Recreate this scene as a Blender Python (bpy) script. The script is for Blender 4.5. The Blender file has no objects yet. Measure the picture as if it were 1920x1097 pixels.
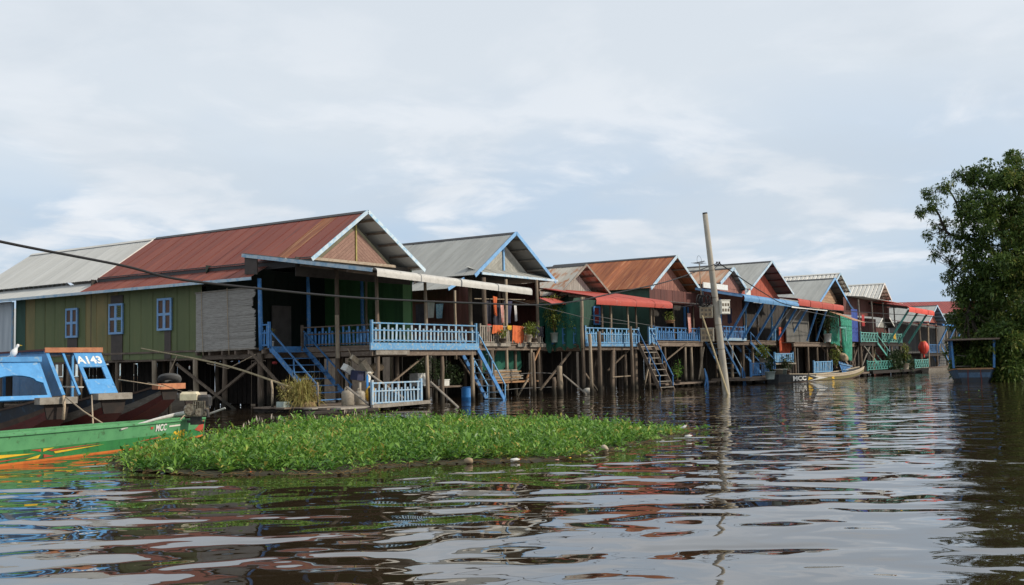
import bpy, bmesh, math, random
import numpy as np
from mathutils import Vector, Matrix
V=Vector; R=random.Random(11); NR=np.random.RandomState(5)
rad=math.radians; sc=bpy.context.scene; COL=sc.collection
# ---------------------------------------------------------------- camera
cam=bpy.data.cameras.new('camera'); cam.lens=37.5; cam.sensor_width=36; cam.clip_end=6000; cam.clip_start=.1
co=bpy.data.objects.new('camera',cam); COL.objects.link(co)
co.matrix_world=Matrix.Translation((-35.85,-31.80,1.7))@Matrix.Rotation(rad(-56),4,'Z')@Matrix.Rotation(rad(90+3.84),4,'X')@Matrix.Rotation(rad(-1.146),4,'Z')
sc.camera=co
# ---------------------------------------------------------------- light
SUN=V((.35,-.82,.60)).normalized()
EL=math.asin(SUN.z); ROT=math.atan2(SUN.x,SUN.y)
w=bpy.data.worlds.new('World'); sc.world=w; w.use_nodes=True
nt=w.node_tree; nt.nodes.clear()
def N(t,k,**kw):
    n=t.nodes.new(k)
    for a,b in kw.items(): setattr(n,a,b)
    return n
def sky_world(nt):
    L=nt.links.new
    out=N(nt,'ShaderNodeOutputWorld'); bg=N(nt,'ShaderNodeBackground'); bg.inputs[1].default_value=.10
    sky=N(nt,'ShaderNodeTexSky',sky_type='NISHITA'); sky.sun_disc=False; sky.sun_elevation=EL; sky.sun_rotation=ROT
    sky.air_density=1.0; sky.dust_density=1.5; sky.ozone_density=1.5
    tc=N(nt,'ShaderNodeTexCoord'); sx=N(nt,'ShaderNodeSeparateXYZ'); L(tc.outputs['Generated'],sx.inputs[0])
    # project the view direction on a cloud layer: (x,y)/(z+k)
    ad=N(nt,'ShaderNodeMath',operation='ADD'); L(sx.outputs['Z'],ad.inputs[0]); ad.inputs[1].default_value=.16
    mx=N(nt,'ShaderNodeMath',operation='MAXIMUM'); L(ad.outputs[0],mx.inputs[0]); mx.inputs[1].default_value=.06
    dx=N(nt,'ShaderNodeMath',operation='DIVIDE'); L(sx.outputs['X'],dx.inputs[0]); L(mx.outputs[0],dx.inputs[1])
    dy=N(nt,'ShaderNodeMath',operation='DIVIDE'); L(sx.outputs['Y'],dy.inputs[0]); L(mx.outputs[0],dy.inputs[1])
    cb=N(nt,'ShaderNodeCombineXYZ'); L(dx.outputs[0],cb.inputs[0]); L(dy.outputs[0],cb.inputs[1]); cb.inputs[2].default_value=SKYSEED
    def noise(scale,detail,rough,dist,src=cb.outputs[0]):
        n=N(nt,'ShaderNodeTexNoise'); L(src,n.inputs['Vector']); n.inputs['Scale'].default_value=scale
        n.inputs['Detail'].default_value=detail; n.inputs['Roughness'].default_value=rough; n.inputs['Distortion'].default_value=dist
        return n.outputs[0]
    def mr(src,a,b,c=0,d=1):
        n=N(nt,'ShaderNodeMapRange'); n.interpolation_type='SMOOTHSTEP'; L(src,n.inputs[0])
        for i,v in enumerate((a,b,c,d)): n.inputs[i+1].default_value=v
        return n.outputs[0]
    def mix(f,a,b):
        n=N(nt,'ShaderNodeMix',data_type='RGBA'); 
        for s,v in ((0,f),(6,a),(7,b)):
            if hasattr(v,'is_linked'): L(v,n.inputs[s])
            else: n.inputs[s].default_value=v if s==0 else (*v,1)
        return n.outputs[2]
    veil=mr(noise(.55,5,.5,.2),.36,.60)                # broad veil of high cloud
    puff=mr(noise(2.2,8,.55,.3),.47,.64)               # small clouds and torn edges
    grey=mr(noise(1.1,6,.55,.5),.42,.68)               # greyer undersides
    hz=mr(sx.outputs['Z'],.03,.30)                      # open blue lower down, veil higher up
    vf=N(nt,'ShaderNodeMath',operation='MULTIPLY_ADD'); L(hz,vf.inputs[0]); vf.inputs[1].default_value=.75; vf.inputs[2].default_value=.20
    vm=N(nt,'ShaderNodeMath',operation='MULTIPLY_ADD'); L(veil,vm.inputs[0]); vm.inputs[1].default_value=.30; L(vf.outputs[0],vm.inputs[2]); vm.use_clamp=True
    base=mix(vm.outputs[0],(2.75,4.35,6.5),(6.7,7.15,7.55))
    skyb=mix(.80,sky.outputs[0],base)
    low=mr(sx.outputs['Z'],.10,.34,1.0,.22)
    pm_=N(nt,'ShaderNodeMath',operation='MULTIPLY'); L(puff,pm_.inputs[0]); L(low,pm_.inputs[1])
    c1=mix(pm_.outputs[0],skyb,(7.0,7.3,7.7))
    gm=N(nt,'ShaderNodeMath',operation='MULTIPLY'); L(grey,gm.inputs[0]); gm.inputs[1].default_value=.5
    c2=mix(gm.outputs[0],c1,(4.9,5.5,6.15))
    L(c2,bg.inputs[0]); L(bg.outputs[0],out.inputs[0])
SKYSEED=3.7
sky_world(nt)
sl=bpy.data.lights.new('sun','SUN'); sl.energy=3.0; sl.angle=rad(2.2); sl.color=(1,.90,.76)
so=bpy.data.objects.new('sun',sl); COL.objects.link(so); so.rotation_euler=SUN.to_track_quat('Z','Y').to_euler(); so.location=(0,-40,60)
vs=sc.view_settings; vs.view_transform='Standard'; vs.look='None'; vs.gamma=1; vs.exposure=0.30; vs.use_curve_mapping=False
sc.cycles.max_bounces=8; sc.cycles.transparent_max_bounces=12
# ---------------------------------------------------------------- materials
MATS={}
def mat(name,c1,c2=None,s2=(3,3,3),lo=.45,hi=.62,c3=None,s3=(9,9,9),lo3=.55,hi3=.72,rough=.75,metal=0,rand=.10,bump=0,bs=(30,30,30),wet=False,spec=.35,obj=True,trans=None,under=None):
    m=bpy.data.materials.new(name); m.use_nodes=True; t=m.node_tree; t.nodes.clear(); L=t.links.new
    out=N(t,'ShaderNodeOutputMaterial'); b=N(t,'ShaderNodeBsdfPrincipled'); L(b.outputs[0],out.inputs[0])
    b.inputs['Roughness'].default_value=rough; b.inputs['Metallic'].default_value=metal; b.inputs['Specular IOR Level'].default_value=spec
    tc=N(t,'ShaderNodeTexCoord'); oi=N(t,'ShaderNodeObjectInfo')
    off=N(t,'ShaderNodeVectorMath',operation='SCALE'); off.inputs[0].default_value=(37,53,71); L(oi.outputs['Random'],off.inputs['Scale'])
    add=N(t,'ShaderNodeVectorMath',operation='ADD'); L(tc.outputs['Object'],add.inputs[0]); L(off.outputs[0],add.inputs[1])
    def noise(s,detail=6,rough=.6):
        mp=N(t,'ShaderNodeVectorMath',operation='MULTIPLY'); L(add.outputs[0],mp.inputs[0]); mp.inputs[1].default_value=s
        n=N(t,'ShaderNodeTexNoise'); n.inputs['Scale'].default_value=1; n.inputs['Detail'].default_value=detail; n.inputs['Roughness'].default_value=rough
        L(mp.outputs[0],n.inputs['Vector']); return n.outputs[0]
    def rng(src,a,b_):
        n=N(t,'ShaderNodeMapRange'); L(src,n.inputs[0]); n.inputs[1].default_value=a; n.inputs[2].default_value=b_; return n.outputs[0]
    def mix(f,a,c):
        n=N(t,'ShaderNodeMix',data_type='RGBA'); L(f,n.inputs[0])
        for s,v in ((6,a),(7,c)):
            if hasattr(v,'is_linked'): L(v,n.inputs[s])
            else: n.inputs[s].default_value=(*v,1)
        return n.outputs[2]
    c=c1
    if c2: c=mix(rng(noise(s2),lo,hi),c,c2)
    if c3: c=mix(rng(noise(s3,4,.5),lo3,hi3),c,c3)
    if wet:
        sp=N(t,'ShaderNodeSeparateXYZ'); L(tc.outputs['Object'],sp.inputs[0])
        ma=N(t,'ShaderNodeMath',operation='MULTIPLY_ADD'); L(noise((2,2,.8)),ma.inputs[0]); ma.inputs[1].default_value=-.8; L(sp.outputs[2],ma.inputs[2])
        c=mix(rng(ma.outputs[0],.25,-.1),c,(.035,.03,.022))
    hs=N(t,'ShaderNodeHueSaturation')
    vr=N(t,'ShaderNodeMapRange'); L(oi.outputs['Random'],vr.inputs[0]); vr.inputs[3].default_value=1-rand; vr.inputs[4].default_value=1+rand
    L(vr.outputs[0],hs.inputs['Value'])
    if hasattr(c,'is_linked'): L(c,hs.inputs['Color'])
    else: hs.inputs['Color'].default_value=(*c,1)
    col=hs.outputs[0]
    if under:                      # painted on top only: the underside is bare metal
        ge=N(t,'ShaderNodeNewGeometry'); col=mix(ge.outputs['Backfacing'],under,hs.outputs[0])
    L(col,b.inputs['Base Color'])
    if bump:
        bn=N(t,'ShaderNodeBump'); bn.inputs['Strength'].default_value=1; bn.inputs['Distance'].default_value=bump; L(noise(bs,4,.6),bn.inputs['Height']); L(bn.outputs[0],b.inputs['Normal'])
    if trans:
        tb=N(t,'ShaderNodeBsdfTransparent'); mx=N(t,'ShaderNodeMixShader'); mx.inputs[0].default_value=trans
        L(b.outputs[0],mx.inputs[1]); L(tb.outputs[0],mx.inputs[2]); L(mx.outputs[0],out.inputs[0])
    MATS[name]=m; return m
def leafmat(name,ca,cb,cc=None,rough=.5,tr=.25,nsc=1.1):
    m=bpy.data.materials.new(name); m.use_nodes=True; t=m.node_tree; t.nodes.clear(); L=t.links.new
    out=N(t,'ShaderNodeOutputMaterial'); b=N(t,'ShaderNodeBsdfPrincipled'); b.inputs['Roughness'].default_value=rough; b.inputs['Specular IOR Level'].default_value=.35
    g=N(t,'ShaderNodeNewGeometry'); cr=N(t,'ShaderNodeValToRGB'); tc=N(t,'ShaderNodeTexCoord')
    ns=N(t,'ShaderNodeTexNoise'); ns.inputs['Scale'].default_value=nsc; ns.inputs['Detail'].default_value=3; L(tc.outputs['Object'],ns.inputs['Vector'])
    m1=N(t,'ShaderNodeMath',operation='MULTIPLY_ADD'); L(ns.outputs[0],m1.inputs[0]); m1.inputs[1].default_value=1.3; m1.inputs[2].default_value=-.65
    m2=N(t,'ShaderNodeMath',operation='ADD'); m2.use_clamp=True; L(g.outputs['Random Per Island'],m2.inputs[0]); L(m1.outputs[0],m2.inputs[1]); L(m2.outputs[0],cr.inputs[0])
    e=cr.color_ramp.elements; e[0].color=(*ca,1); e[1].color=(*cb,1); e[1].position=.93 if cc else 1
    if cc: x=cr.color_ramp.elements.new(1.0); x.color=(*cc,1)
    L(cr.outputs[0],b.inputs['Base Color'])
    tl=N(t,'ShaderNodeBsdfTranslucent'); L(cr.outputs[0],tl.inputs[0]); mx=N(t,'ShaderNodeMixShader'); mx.inputs[0].default_value=tr
    L(b.outputs[0],mx.inputs[1]); L(tl.outputs[0],mx.inputs[2]); L(mx.outputs[0],out.inputs[0]); MATS[name]=m; return m
M=MATS
mat('red_tin',(.205,.050,.033),(.245,.070,.042),(2,.25,2),.4,.65,(.115,.036,.028),(5,.3,5),.56,.75,rough=.55,rand=.08,spec=.4,under=(.36,.36,.35))
mat('rust_streak_tin',(.30,.115,.05),(.17,.06,.04),(7,.35,7),.42,.62,(.42,.22,.11),(12,.4,12),.54,.68,rough=.7,rand=.1,under=(.36,.36,.35))
mat('white_tin',(.45,.45,.425),(.38,.38,.355),(5,.3,5),.4,.7,(.29,.28,.25),(9,.4,9),.62,.8,rough=.45,rand=.06,spec=.5)
mat('awning_white',(.50,.49,.46),(.42,.41,.385),(4,1,4),.4,.7,(.33,.32,.28),(9,2,9),.6,.78,rough=.6,rand=.05)
mat('grey_tin',(.36,.365,.34),(.30,.305,.285),(3,.5,3),.4,.66,(.42,.42,.39),(14,.6,14),.58,.75,rough=.6,rand=.035,under=(.20,.20,.19))
mat('patchy_tin',(.44,.41,.35),(.36,.16,.075),(2.4,.9,2.4),.50,.60,(.52,.49,.43),(8,.5,8),.56,.72,rough=.65,rand=.14)
mat('rust_tin',(.36,.125,.05),(.24,.075,.035),(5,.45,5),.42,.62,(.50,.28,.15),(7,.35,7),.60,.74,rough=.75,rand=.2)
mat('tan_tin',(.38,.20,.115),(.44,.34,.25),(3,.4,3),.45,.66,(.20,.075,.04),(9,.4,9),.6,.75,rough=.7,rand=.12)
mat('ribbed_white',(.62,.60,.55),(.5,.48,.43),(5,.4,5),.45,.7,rough=.5,rand=.06)
mat('red_awning',(.40,.075,.055),(.33,.065,.05),(2,2,2),.4,.7,(.46,.17,.13),(9,1,9),.62,.8,rough=.5,rand=.07)
mat('blue_awning',(.13,.29,.50),(.10,.22,.40),(3,2,3),.4,.7,(.28,.42,.55),(9,1,9),.62,.8,rough=.45,rand=.06)
mat('bright_red',(.62,.08,.05),(.52,.07,.05),rough=.5,rand=.05)
mat('far_red_tin',(.30,.055,.045),(.24,.05,.04),(4,.4,4),rough=.55,rand=.08)
mat('green_wall',(.125,.15,.062),(.105,.13,.055),(1.5,.4,1.5),.4,.65,(.15,.155,.065),(5,.5,5),.56,.75,rough=.6,rand=.05)
mat('olive_wall',(.21,.165,.066),(.145,.14,.058),(1.5,.4,1.5),.4,.65,(.20,.155,.065),(5,.5,5),.56,.75,rough=.6,rand=.09)
mat('dark_panel',(.060,.046,.040),(.045,.036,.03),rough=.6)
mat('pale_wall',(.42,.46,.49),(.33,.37,.41),(4,.4,4),.4,.65,(.50,.53,.55),(9,.5,9),.58,.75,rough=.5,rand=.06)
mat('green_panel',(.075,.20,.07),(.06,.155,.06),(3,.4,3),rough=.6)
mat('deep_green_wall',(.03,.075,.055),(.022,.055,.042),(3,.5,3),rough=.7)
mat('maroon_wall',(.115,.042,.034),(.08,.032,.028),(4,.4,4),.4,.65,rough=.7,rand=.14)
mat('brown_gable',(.25,.15,.115),(.20,.115,.09),(6,6,6),.4,.65,(.30,.19,.15),(14,14,14),.6,.75,rough=.7,rand=.10)
mat('green_gable',(.15,.14,.09),(.12,.11,.07),rough=.7,rand=.1)
mat('grey_board',(.33,.33,.30),(.25,.25,.225),(5,5,2),.4,.65,(.40,.40,.37),(20,20,3),.58,.75,rough=.8,rand=.10)
mat('rose_gable',(.30,.14,.105),(.23,.10,.08),(4,4,4),.4,.65,rough=.75,rand=.1)
mat('red_gable',(.36,.085,.05),(.29,.07,.045),(2,2,2),.4,.65,(.42,.14,.10),(6,6,6),.6,.75,rough=.7,rand=.08)
mat('wood_gable',(.36,.24,.15),(.27,.155,.095),(1.2,1.2,9),.42,.62,rough=.75,rand=.16)
mat('post_wood',(.145,.108,.078),(.095,.072,.053),(9,9,1.2),.42,.62,(.21,.175,.135),(22,22,1.6),.58,.72,rough=.9,rand=.22,bump=.006,bs=(40,40,4),wet=True)
mat('pale_post_wood',(.30,.24,.17),(.21,.165,.12),(9,9,1.2),.42,.62,(.38,.33,.26),(22,22,1.6),.58,.72,rough=.9,rand=.15,bump=.006,bs=(40,40,4),wet=True)
mat('board_wood',(.17,.13,.10),(.115,.085,.065),(2,2,9),.42,.62,(.24,.205,.165),(5,5,20),.58,.72,rough=.9,rand=.2)
mat('old_board_wood',(.27,.245,.21),(.19,.165,.135),(4,4,4),.42,.62,(.34,.32,.29),(12,12,12),.58,.72,rough=.9,rand=.18)
mat('dark_wood',(.028,.022,.018),(.019,.016,.013),(3,3,3),rough=.9,rand=.2)  # darkened to put the under-floor shade into the plank screens
mat('warm_wood',(.36,.20,.10),(.28,.145,.075),(5,5,2),.4,.65,rough=.7,rand=.1)
mat('blue_paint',(.055,.185,.41),(.04,.135,.32),(6,6,6),.42,.65,(.17,.24,.30),(9,9,9),.57,.70,rough=.6,rand=.20)
mat('sky_blue_paint',(.12,.31,.53),(.095,.245,.44),(5,5,5),.42,.65,(.30,.36,.39),(9,9,9),.52,.66,rough=.65,rand=.20)
mat('pale_blue_paint',(.27,.38,.47),(.16,.29,.43),(6,6,3),.42,.6,(.36,.35,.31),(14,14,9),.52,.66,rough=.7,rand=.24)
mat('white_blue_trim',(.47,.56,.62),(.24,.41,.56),(3,3,3),.46,.62,(.45,.44,.41),(9,9,9),.64,.75,rough=.6,rand=.06)
mat('blue_trim',(.20,.40,.66),(.15,.32,.56),(3,3,3),.42,.65,(.40,.50,.58),(9,9,9),.62,.75,rough=.6,rand=.06)
mat('window_blue',(.17,.33,.57),(.26,.38,.52),(6,6,6),.5,.65,rough=.6,rand=.08)
mat('brown_shutter',(.105,.058,.038),(.08,.045,.03),rough=.6,rand=.12)
mat('red_shutter',(.24,.035,.03),(.2,.03,.03),rough=.6)
mat('yellow_trim',(.33,.29,.10),(.27,.22,.08),(6,6,6),rough=.65)
mat('cream_trim',(.36,.30,.23),(.28,.21,.15),(6,6,6),.45,.65,rough=.7)
mat('teal_paint',(.09,.33,.28),(.07,.25,.22),(5,5,5),.4,.65,(.22,.42,.37),(12,12,12),.6,.75,rough=.6,rand=.1)
mat('turquoise_paint',(.18,.46,.40),(.14,.38,.34),(5,5,5),rough=.6,rand=.1)
mat('white_paint',(.68,.67,.63),(.58,.57,.53),(6,6,6),rough=.5,rand=.05)
mat('concrete',(.36,.33,.275),(.29,.265,.22),(2,2,1),.4,.65,(.42,.39,.33),(9,9,4),.58,.75,rough=.9,rand=0,bump=.004,bs=(60,60,60))
mat('box_white',(.70,.68,.60),(.60,.57,.49),(6,6,6),.45,.7,(.42,.37,.28),(11,11,5),.64,.76,rough=.5,rand=.05)
mat('box_grey',(.40,.37,.30),(.30,.27,.21),(6,6,6),.45,.65,rough=.6,rand=.05)
mat('meter_dark',(.11,.085,.06),(.17,.14,.10),(9,9,9),rough=.4)
mat('cable_black',(.008,.008,.009),rough=.7,rand=0)
mat('wire_grey',(.10,.10,.10),rough=.5,rand=.1)
mat('blind_reed',(.37,.35,.32),(.24,.225,.205),(2,3,40),.40,.62,(.34,.325,.30),(6,6,90),.52,.66,rough=.9,rand=.05)
mat('net_green',(.018,.125,.085),(.012,.09,.062),(3,3,3),rough=.8,rand=.05,trans=.10)
mat('net_jade',(.05,.34,.23),(.03,.22,.15),(5,5,5),rough=.7,rand=.05,trans=.12)
mat('tarp_blue',(.03,.07,.30),(.025,.05,.22),(3,3,3),rough=.55)
mat('weathered_board',(.10,.10,.098),(.07,.07,.068),(4,.5,4),.4,.65,(.15,.15,.145),(9,.7,9),.58,.72,rough=.85,rand=.2)
mat('tarp_grey',(.13,.125,.115),(.10,.10,.09),(2,2,1),rough=.8)
mat('cloth_orange',(.62,.15,.05),(.52,.11,.04),rough=.9)
mat('cloth_rust',(.55,.11,.05),(.33,.06,.03),(5,5,2),rough=.9)
mat('cloth_yellow',(.62,.40,.05),(.5,.3,.04),rough=.9)
mat('cloth_dark',(.03,.03,.04),(.05,.045,.06),rough=.9)
mat('cloth_navy',(.03,.035,.08),(.05,.05,.09),rough=.9)
mat('cloth_pink',(.55,.26,.22),(.62,.42,.36),(8,8,8),rough=.9)
mat('cloth_white',(.62,.60,.58),(.5,.48,.48),rough=.9)
mat('cloth_red',(.36,.04,.04),(.25,.03,.03),rough=.9)
mat('cloth_lightblue',(.35,.52,.62),(.2,.35,.5),(9,9,9),rough=.9)
mat('boat_blue',(.075,.28,.56),(.055,.22,.46),(5,5,5),.42,.66,(.20,.33,.46),(8,8,8),.60,.70,rough=.45,rand=.06,spec=.5)
mat('boat_green',(.032,.20,.055),(.028,.16,.05),(4,4,4),.42,.65,(.018,.085,.028),(7,7,7),.58,.72,rough=.55,rand=.04,spec=.35)
mat('boat_lightgreen',(.09,.28,.12),(.07,.23,.10),(4,4,4),.42,.65,(.05,.12,.05),(7,7,7),.60,.72,rough=.6,rand=.04)
mat('boat_orange',(.60,.17,.035),(.5,.13,.03),(6,6,6),rough=.5,rand=.03)
mat('boat_red',(.42,.07,.04),(.34,.06,.035),(6,6,6),rough=.5,rand=.03)
mat('boat_yellow',(.70,.44,.03),(.6,.36,.03),(6,6,6),rough=.5,rand=.03)
mat('hull_navy',(.020,.028,.040),(.03,.03,.03),(3,3,3),.42,.65,(.035,.07,.11),(6,6,6),.6,.75,rough=.55,rand=.1)
mat('hull_grey',(.19,.17,.14),(.13,.115,.095),(3,3,9),.42,.62,(.25,.23,.20),(8,8,20),.58,.72,rough=.85,rand=.1)
mat('hull_red',(.115,.028,.022),(.085,.024,.02),(4,4,4),.42,.65,(.07,.04,.03),(9,9,9),.6,.75,rough=.65,rand=.05)
mat('hull_brown',(.10,.062,.043),(.07,.048,.036),(4,4,4),rough=.8,rand=.1)
mat('cabin_roof_orange',(.44,.18,.085),(.35,.13,.065),(6,6,6),rough=.6)
mat('hull_dark',(.028,.034,.038),(.05,.05,.05),(3,3,3),rough=.7)
mat('metal_pale',(.55,.54,.50),(.44,.42,.38),(9,9,9),rough=.4,metal=.3)
mat('engine_dark',(.03,.03,.03),(.06,.05,.045),(12,12,12),rough=.5)
mat('engine_metal',(.30,.26,.20),(.14,.11,.08),(20,20,20),.42,.6,rough=.45,metal=.5)
mat('tank_cream',(.68,.60,.42),(.58,.50,.34),(9,9,9),rough=.45)
mat('rubber',(.055,.055,.055),(.08,.08,.078),rough=.8)
mat('rope',(.42,.33,.23),(.32,.25,.17),(30,30,30),rough=.95)
mat('bamboo',(.40,.33,.20),(.30,.24,.14),(12,12,3),rough=.7,rand=.1)
mat('plastic_jerry',(.30,.265,.21),(.22,.19,.15),(7,7,7),rough=.5)
mat('plastic_yellow',(.62,.36,.03),(.5,.28,.02),(9,9,9),.5,.6,(.06,.12,.04),(14,14,14),.6,.68,rough=.6)
mat('plastic_blue',(.035,.20,.52),(.03,.16,.42),rough=.5)
mat('plastic_white',(.62,.62,.58),(.5,.5,.46),(8,8,8),rough=.5)
mat('sack',(.34,.26,.17),(.26,.19,.12),(9,9,9),rough=.95)
mat('pot_pale',(.36,.42,.38),(.28,.33,.30),(7,7,7),rough=.7)
mat('pot_cream',(.46,.39,.29),(.36,.30,.22),(7,7,7),rough=.8)
mat('pot_dark',(.09,.07,.055),(.12,.09,.07),rough=.8)
mat('foam',(.55,.53,.48),(.42,.40,.34),(9,9,9),rough=.9)
mat('lantern_red',(.72,.06,.035),(.6,.05,.03),(6,6,6),rough=.6)
mat('bird_white',(.75,.73,.70),rough=.8,rand=0)
mat('hull_blue',(.05,.10,.17),(.035,.07,.12),(3,3,3),.42,.65,(.10,.14,.18),(8,8,8),.6,.72,rough=.6)
mat('porch_dark',(.012,.022,.018),(.009,.016,.013),(3,.5,3),rough=.8)  # green wall tone taken near black to carry the porch shade
mat('stem_shade_black',(.018,.014,.012),(.03,.02,.016),(4,4,4),rough=.8)  # near-black so the sunlit bow stems read as shade below the blocks
mat('ridge_dark',(.05,.05,.052),rough=.6)
mat('bark',(.062,.05,.038),(.04,.033,.026),(6,6,2),.42,.62,rough=.95,bump=.02,bs=(14,14,3))
mat('mud_mat',(.030,.026,.014),(.045,.042,.018),(4,4,4),rough=.95)
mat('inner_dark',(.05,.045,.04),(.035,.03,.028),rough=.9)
mat('grey_door',(.16,.145,.14),(.12,.11,.105),rough=.6)
mat('wood_litter',(.34,.23,.13),(.24,.15,.08),rough=.9)
leafmat('leaf_mat',(.05,.15,.02),(.21,.375,.055),(.40,.34,.08),.42,.30)
leafmat('leaf_tree',(.036,.078,.018),(.125,.185,.038),(.23,.24,.055),.5,.25,.45)
leafmat('leaf_pot',(.09,.14,.025),(.24,.27,.05),(.32,.27,.05),.5,.25)
leafmat('leaf_dark',(.018,.036,.011),(.045,.07,.022),None,.5,.2)  # leaf tone darkened to paint in the shade under the big tree
leafmat('leaf_dry',(.30,.22,.08),(.36,.36,.11),(.20,.11,.05),.8,.2)
leafmat('flower_pale',(.52,.42,.34),(.60,.50,.42),None,.8,.2)
leafmat('stem_brown',(.10,.06,.025),(.17,.12,.045),None,.9,.0)
# ---------------------------------------------------------------- building helpers
def tag(o,label=None,cat=None,group=None,kind=None):
    if label: o['label']=label
    if cat: o['category']=cat
    if group: o['group']=group
    if kind: o['kind']=kind
    return o
def thing(name,label,cat,loc=(0,0,0),group=None):
    o=bpy.data.objects.new(name,None); o.empty_display_size=.3; COL.objects.link(o); o.location=loc
    return tag(o,label,cat,group)
def rootof(o):
    while o.parent: o=o.parent
    return o
def link(name,me,parent=None,mw=None):
    """place mesh data; mw is the world (row frame) matrix"""
    o=bpy.data.objects.new(name,me); COL.objects.link(o)
    if parent:
        o.parent=parent; r=rootof(parent).location
        o.matrix_basis=Matrix.Translation(-V(parent.matrix_basis.translation if parent.parent else (0,0,0)))@Matrix.Translation(-V(r))@mw if mw else Matrix.Identity(4)
    elif mw: o.matrix_basis=mw
    return o
class MB:
    def __init__(s): s.v=[]; s.f=[]; s.sm=False
    def add(s,vs,fs):
        n=len(s.v); s.v+= [tuple(v) for v in vs]; s.f+=[tuple(i+n for i in f) for f in fs]; return s
    def hexa(s,p): return s.add(p,[(0,3,2,1),(4,5,6,7),(0,1,5,4),(1,2,6,5),(2,3,7,6),(3,0,4,7)])
    def box(s,x0,x1,y0,y1,z0,z1): return s.hexa([(x0,y0,z0),(x1,y0,z0),(x1,y1,z0),(x0,y1,z0),(x0,y0,z1),(x1,y0,z1),(x1,y1,z1),(x0,y1,z1)])
    def bar(s,a,b,w,h,up=(0,0,1)):
        a=V(a);b=V(b);d=(b-a).normalized();u=V(up)
        if abs(d.dot(u))>.98: u=V((0,1,0))
        r=d.cross(u).normalized()*(w/2); u=r.cross(d).normalized()*(h/2)
        return s.hexa([a-r-u,a+r-u,a+r+u,a-r+u,b-r-u,b+r-u,b+r+u,b-r+u])
    def tube(s,pts,rs,n=7,cap=True):
        pts=[V(p) for p in pts]
        if not hasattr(rs,'__len__'): rs=[rs]*len(pts)
        k0=len(s.v); ref=V((.3,.9,.2))
        for i,p in enumerate(pts):
            d=(pts[min(i+1,len(pts)-1)]-pts[max(i-1,0)]).normalized(); a=d.cross(ref).normalized(); b=d.cross(a)
            for k in range(n):
                t=2*math.pi*k/n; s.v.append(tuple(p+(a*math.cos(t)+b*math.sin(t))*rs[i]))
        for i in range(len(pts)-1):
            for k in range(n):
                q=k0+i*n; s.f.append((q+k,q+(k+1)%n,q+n+(k+1)%n,q+n+k))
        if cap: s.f.append(tuple(k0+k for k in range(n))[::-1]); q=k0+(len(pts)-1)*n; s.f.append(tuple(q+k for k in range(n)))
        return s
    def prism(s,poly,off):
        n=len(poly); o=V(off); a=[V(p) for p in poly]; b=[p+o for p in a]
        return s.add(a+b,[tuple(range(n))[::-1],tuple(range(n,2*n))]+[(i,(i+1)%n,n+(i+1)%n,n+i) for i in range(n)])
    def lathe(s,c,prof,n=12,ax=(0,0,1)):
        c=V(c); A=V(ax).normalized(); a=A.orthogonal().normalized(); b=A.cross(a); k0=len(s.v)
        for (r,h) in prof:
            for k in range(n):
                t=2*math.pi*k/n; s.v.append(tuple(c+A*h+(a*math.cos(t)+b*math.sin(t))*max(r,.0005)))
        for i in range(len(prof)-1):
            for k in range(n):
                q=k0+i*n; s.f.append((q+k,q+(k+1)%n,q+n+(k+1)%n,q+n+k))
        return s
    def grid(s,fn,nu,nv):
        k0=len(s.v)
        for i in range(nu+1):
            for j in range(nv+1): s.v.append(tuple(fn(i/nu,j/nv)))
        for i in range(nu):
            for j in range(nv):
                q=k0+i*(nv+1)+j; s.f.append((q,q+nv+1,q+nv+2,q+1))
        return s
    def mesh(s,name,m,smooth=False,org=(0,0,0)):
        me=bpy.data.meshes.new(name); o=V(org); me.from_pydata([tuple(V(v)-o) for v in s.v],[],s.f); me.update()
        if isinstance(m,str): m=MATS[m]
        me.materials.append(m)
        bm=bmesh.new(); bm.from_mesh(me); bmesh.ops.recalc_face_normals(bm,faces=bm.faces); bm.to_mesh(me); bm.free()
        if smooth:
            for p in me.polygons: p.use_smooth=True
        return me
    def build(s,name,m,parent=None,smooth=False,org=None):
        if parent: return link(name,s.mesh(name,m,smooth,rootof(parent).location),parent)
        if org is None:
            a=np.array(s.v); org=((a[:,0].min()+a[:,0].max())/2,(a[:,1].min()+a[:,1].max())/2,a[:,2].min())
        return link(name,s.mesh(name,m,smooth,org),None,Matrix.Translation(org))
def J(a): return R.uniform(-a,a)
def part(name,m,parent,fn,smooth=False):
    b=MB(); fn(b); return b.build(name,m,parent,smooth)
def frame(o,x,y,z=None):
    x=V(x).normalized(); y=V(y).normalized(); z=V(z) if z else x.cross(y)
    m=Matrix.Identity(4)
    for i in range(3): m[i][0]=x[i]; m[i][1]=y[i]; m[i][2]=z[i]; m[i][3]=o[i]
    return m
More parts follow.
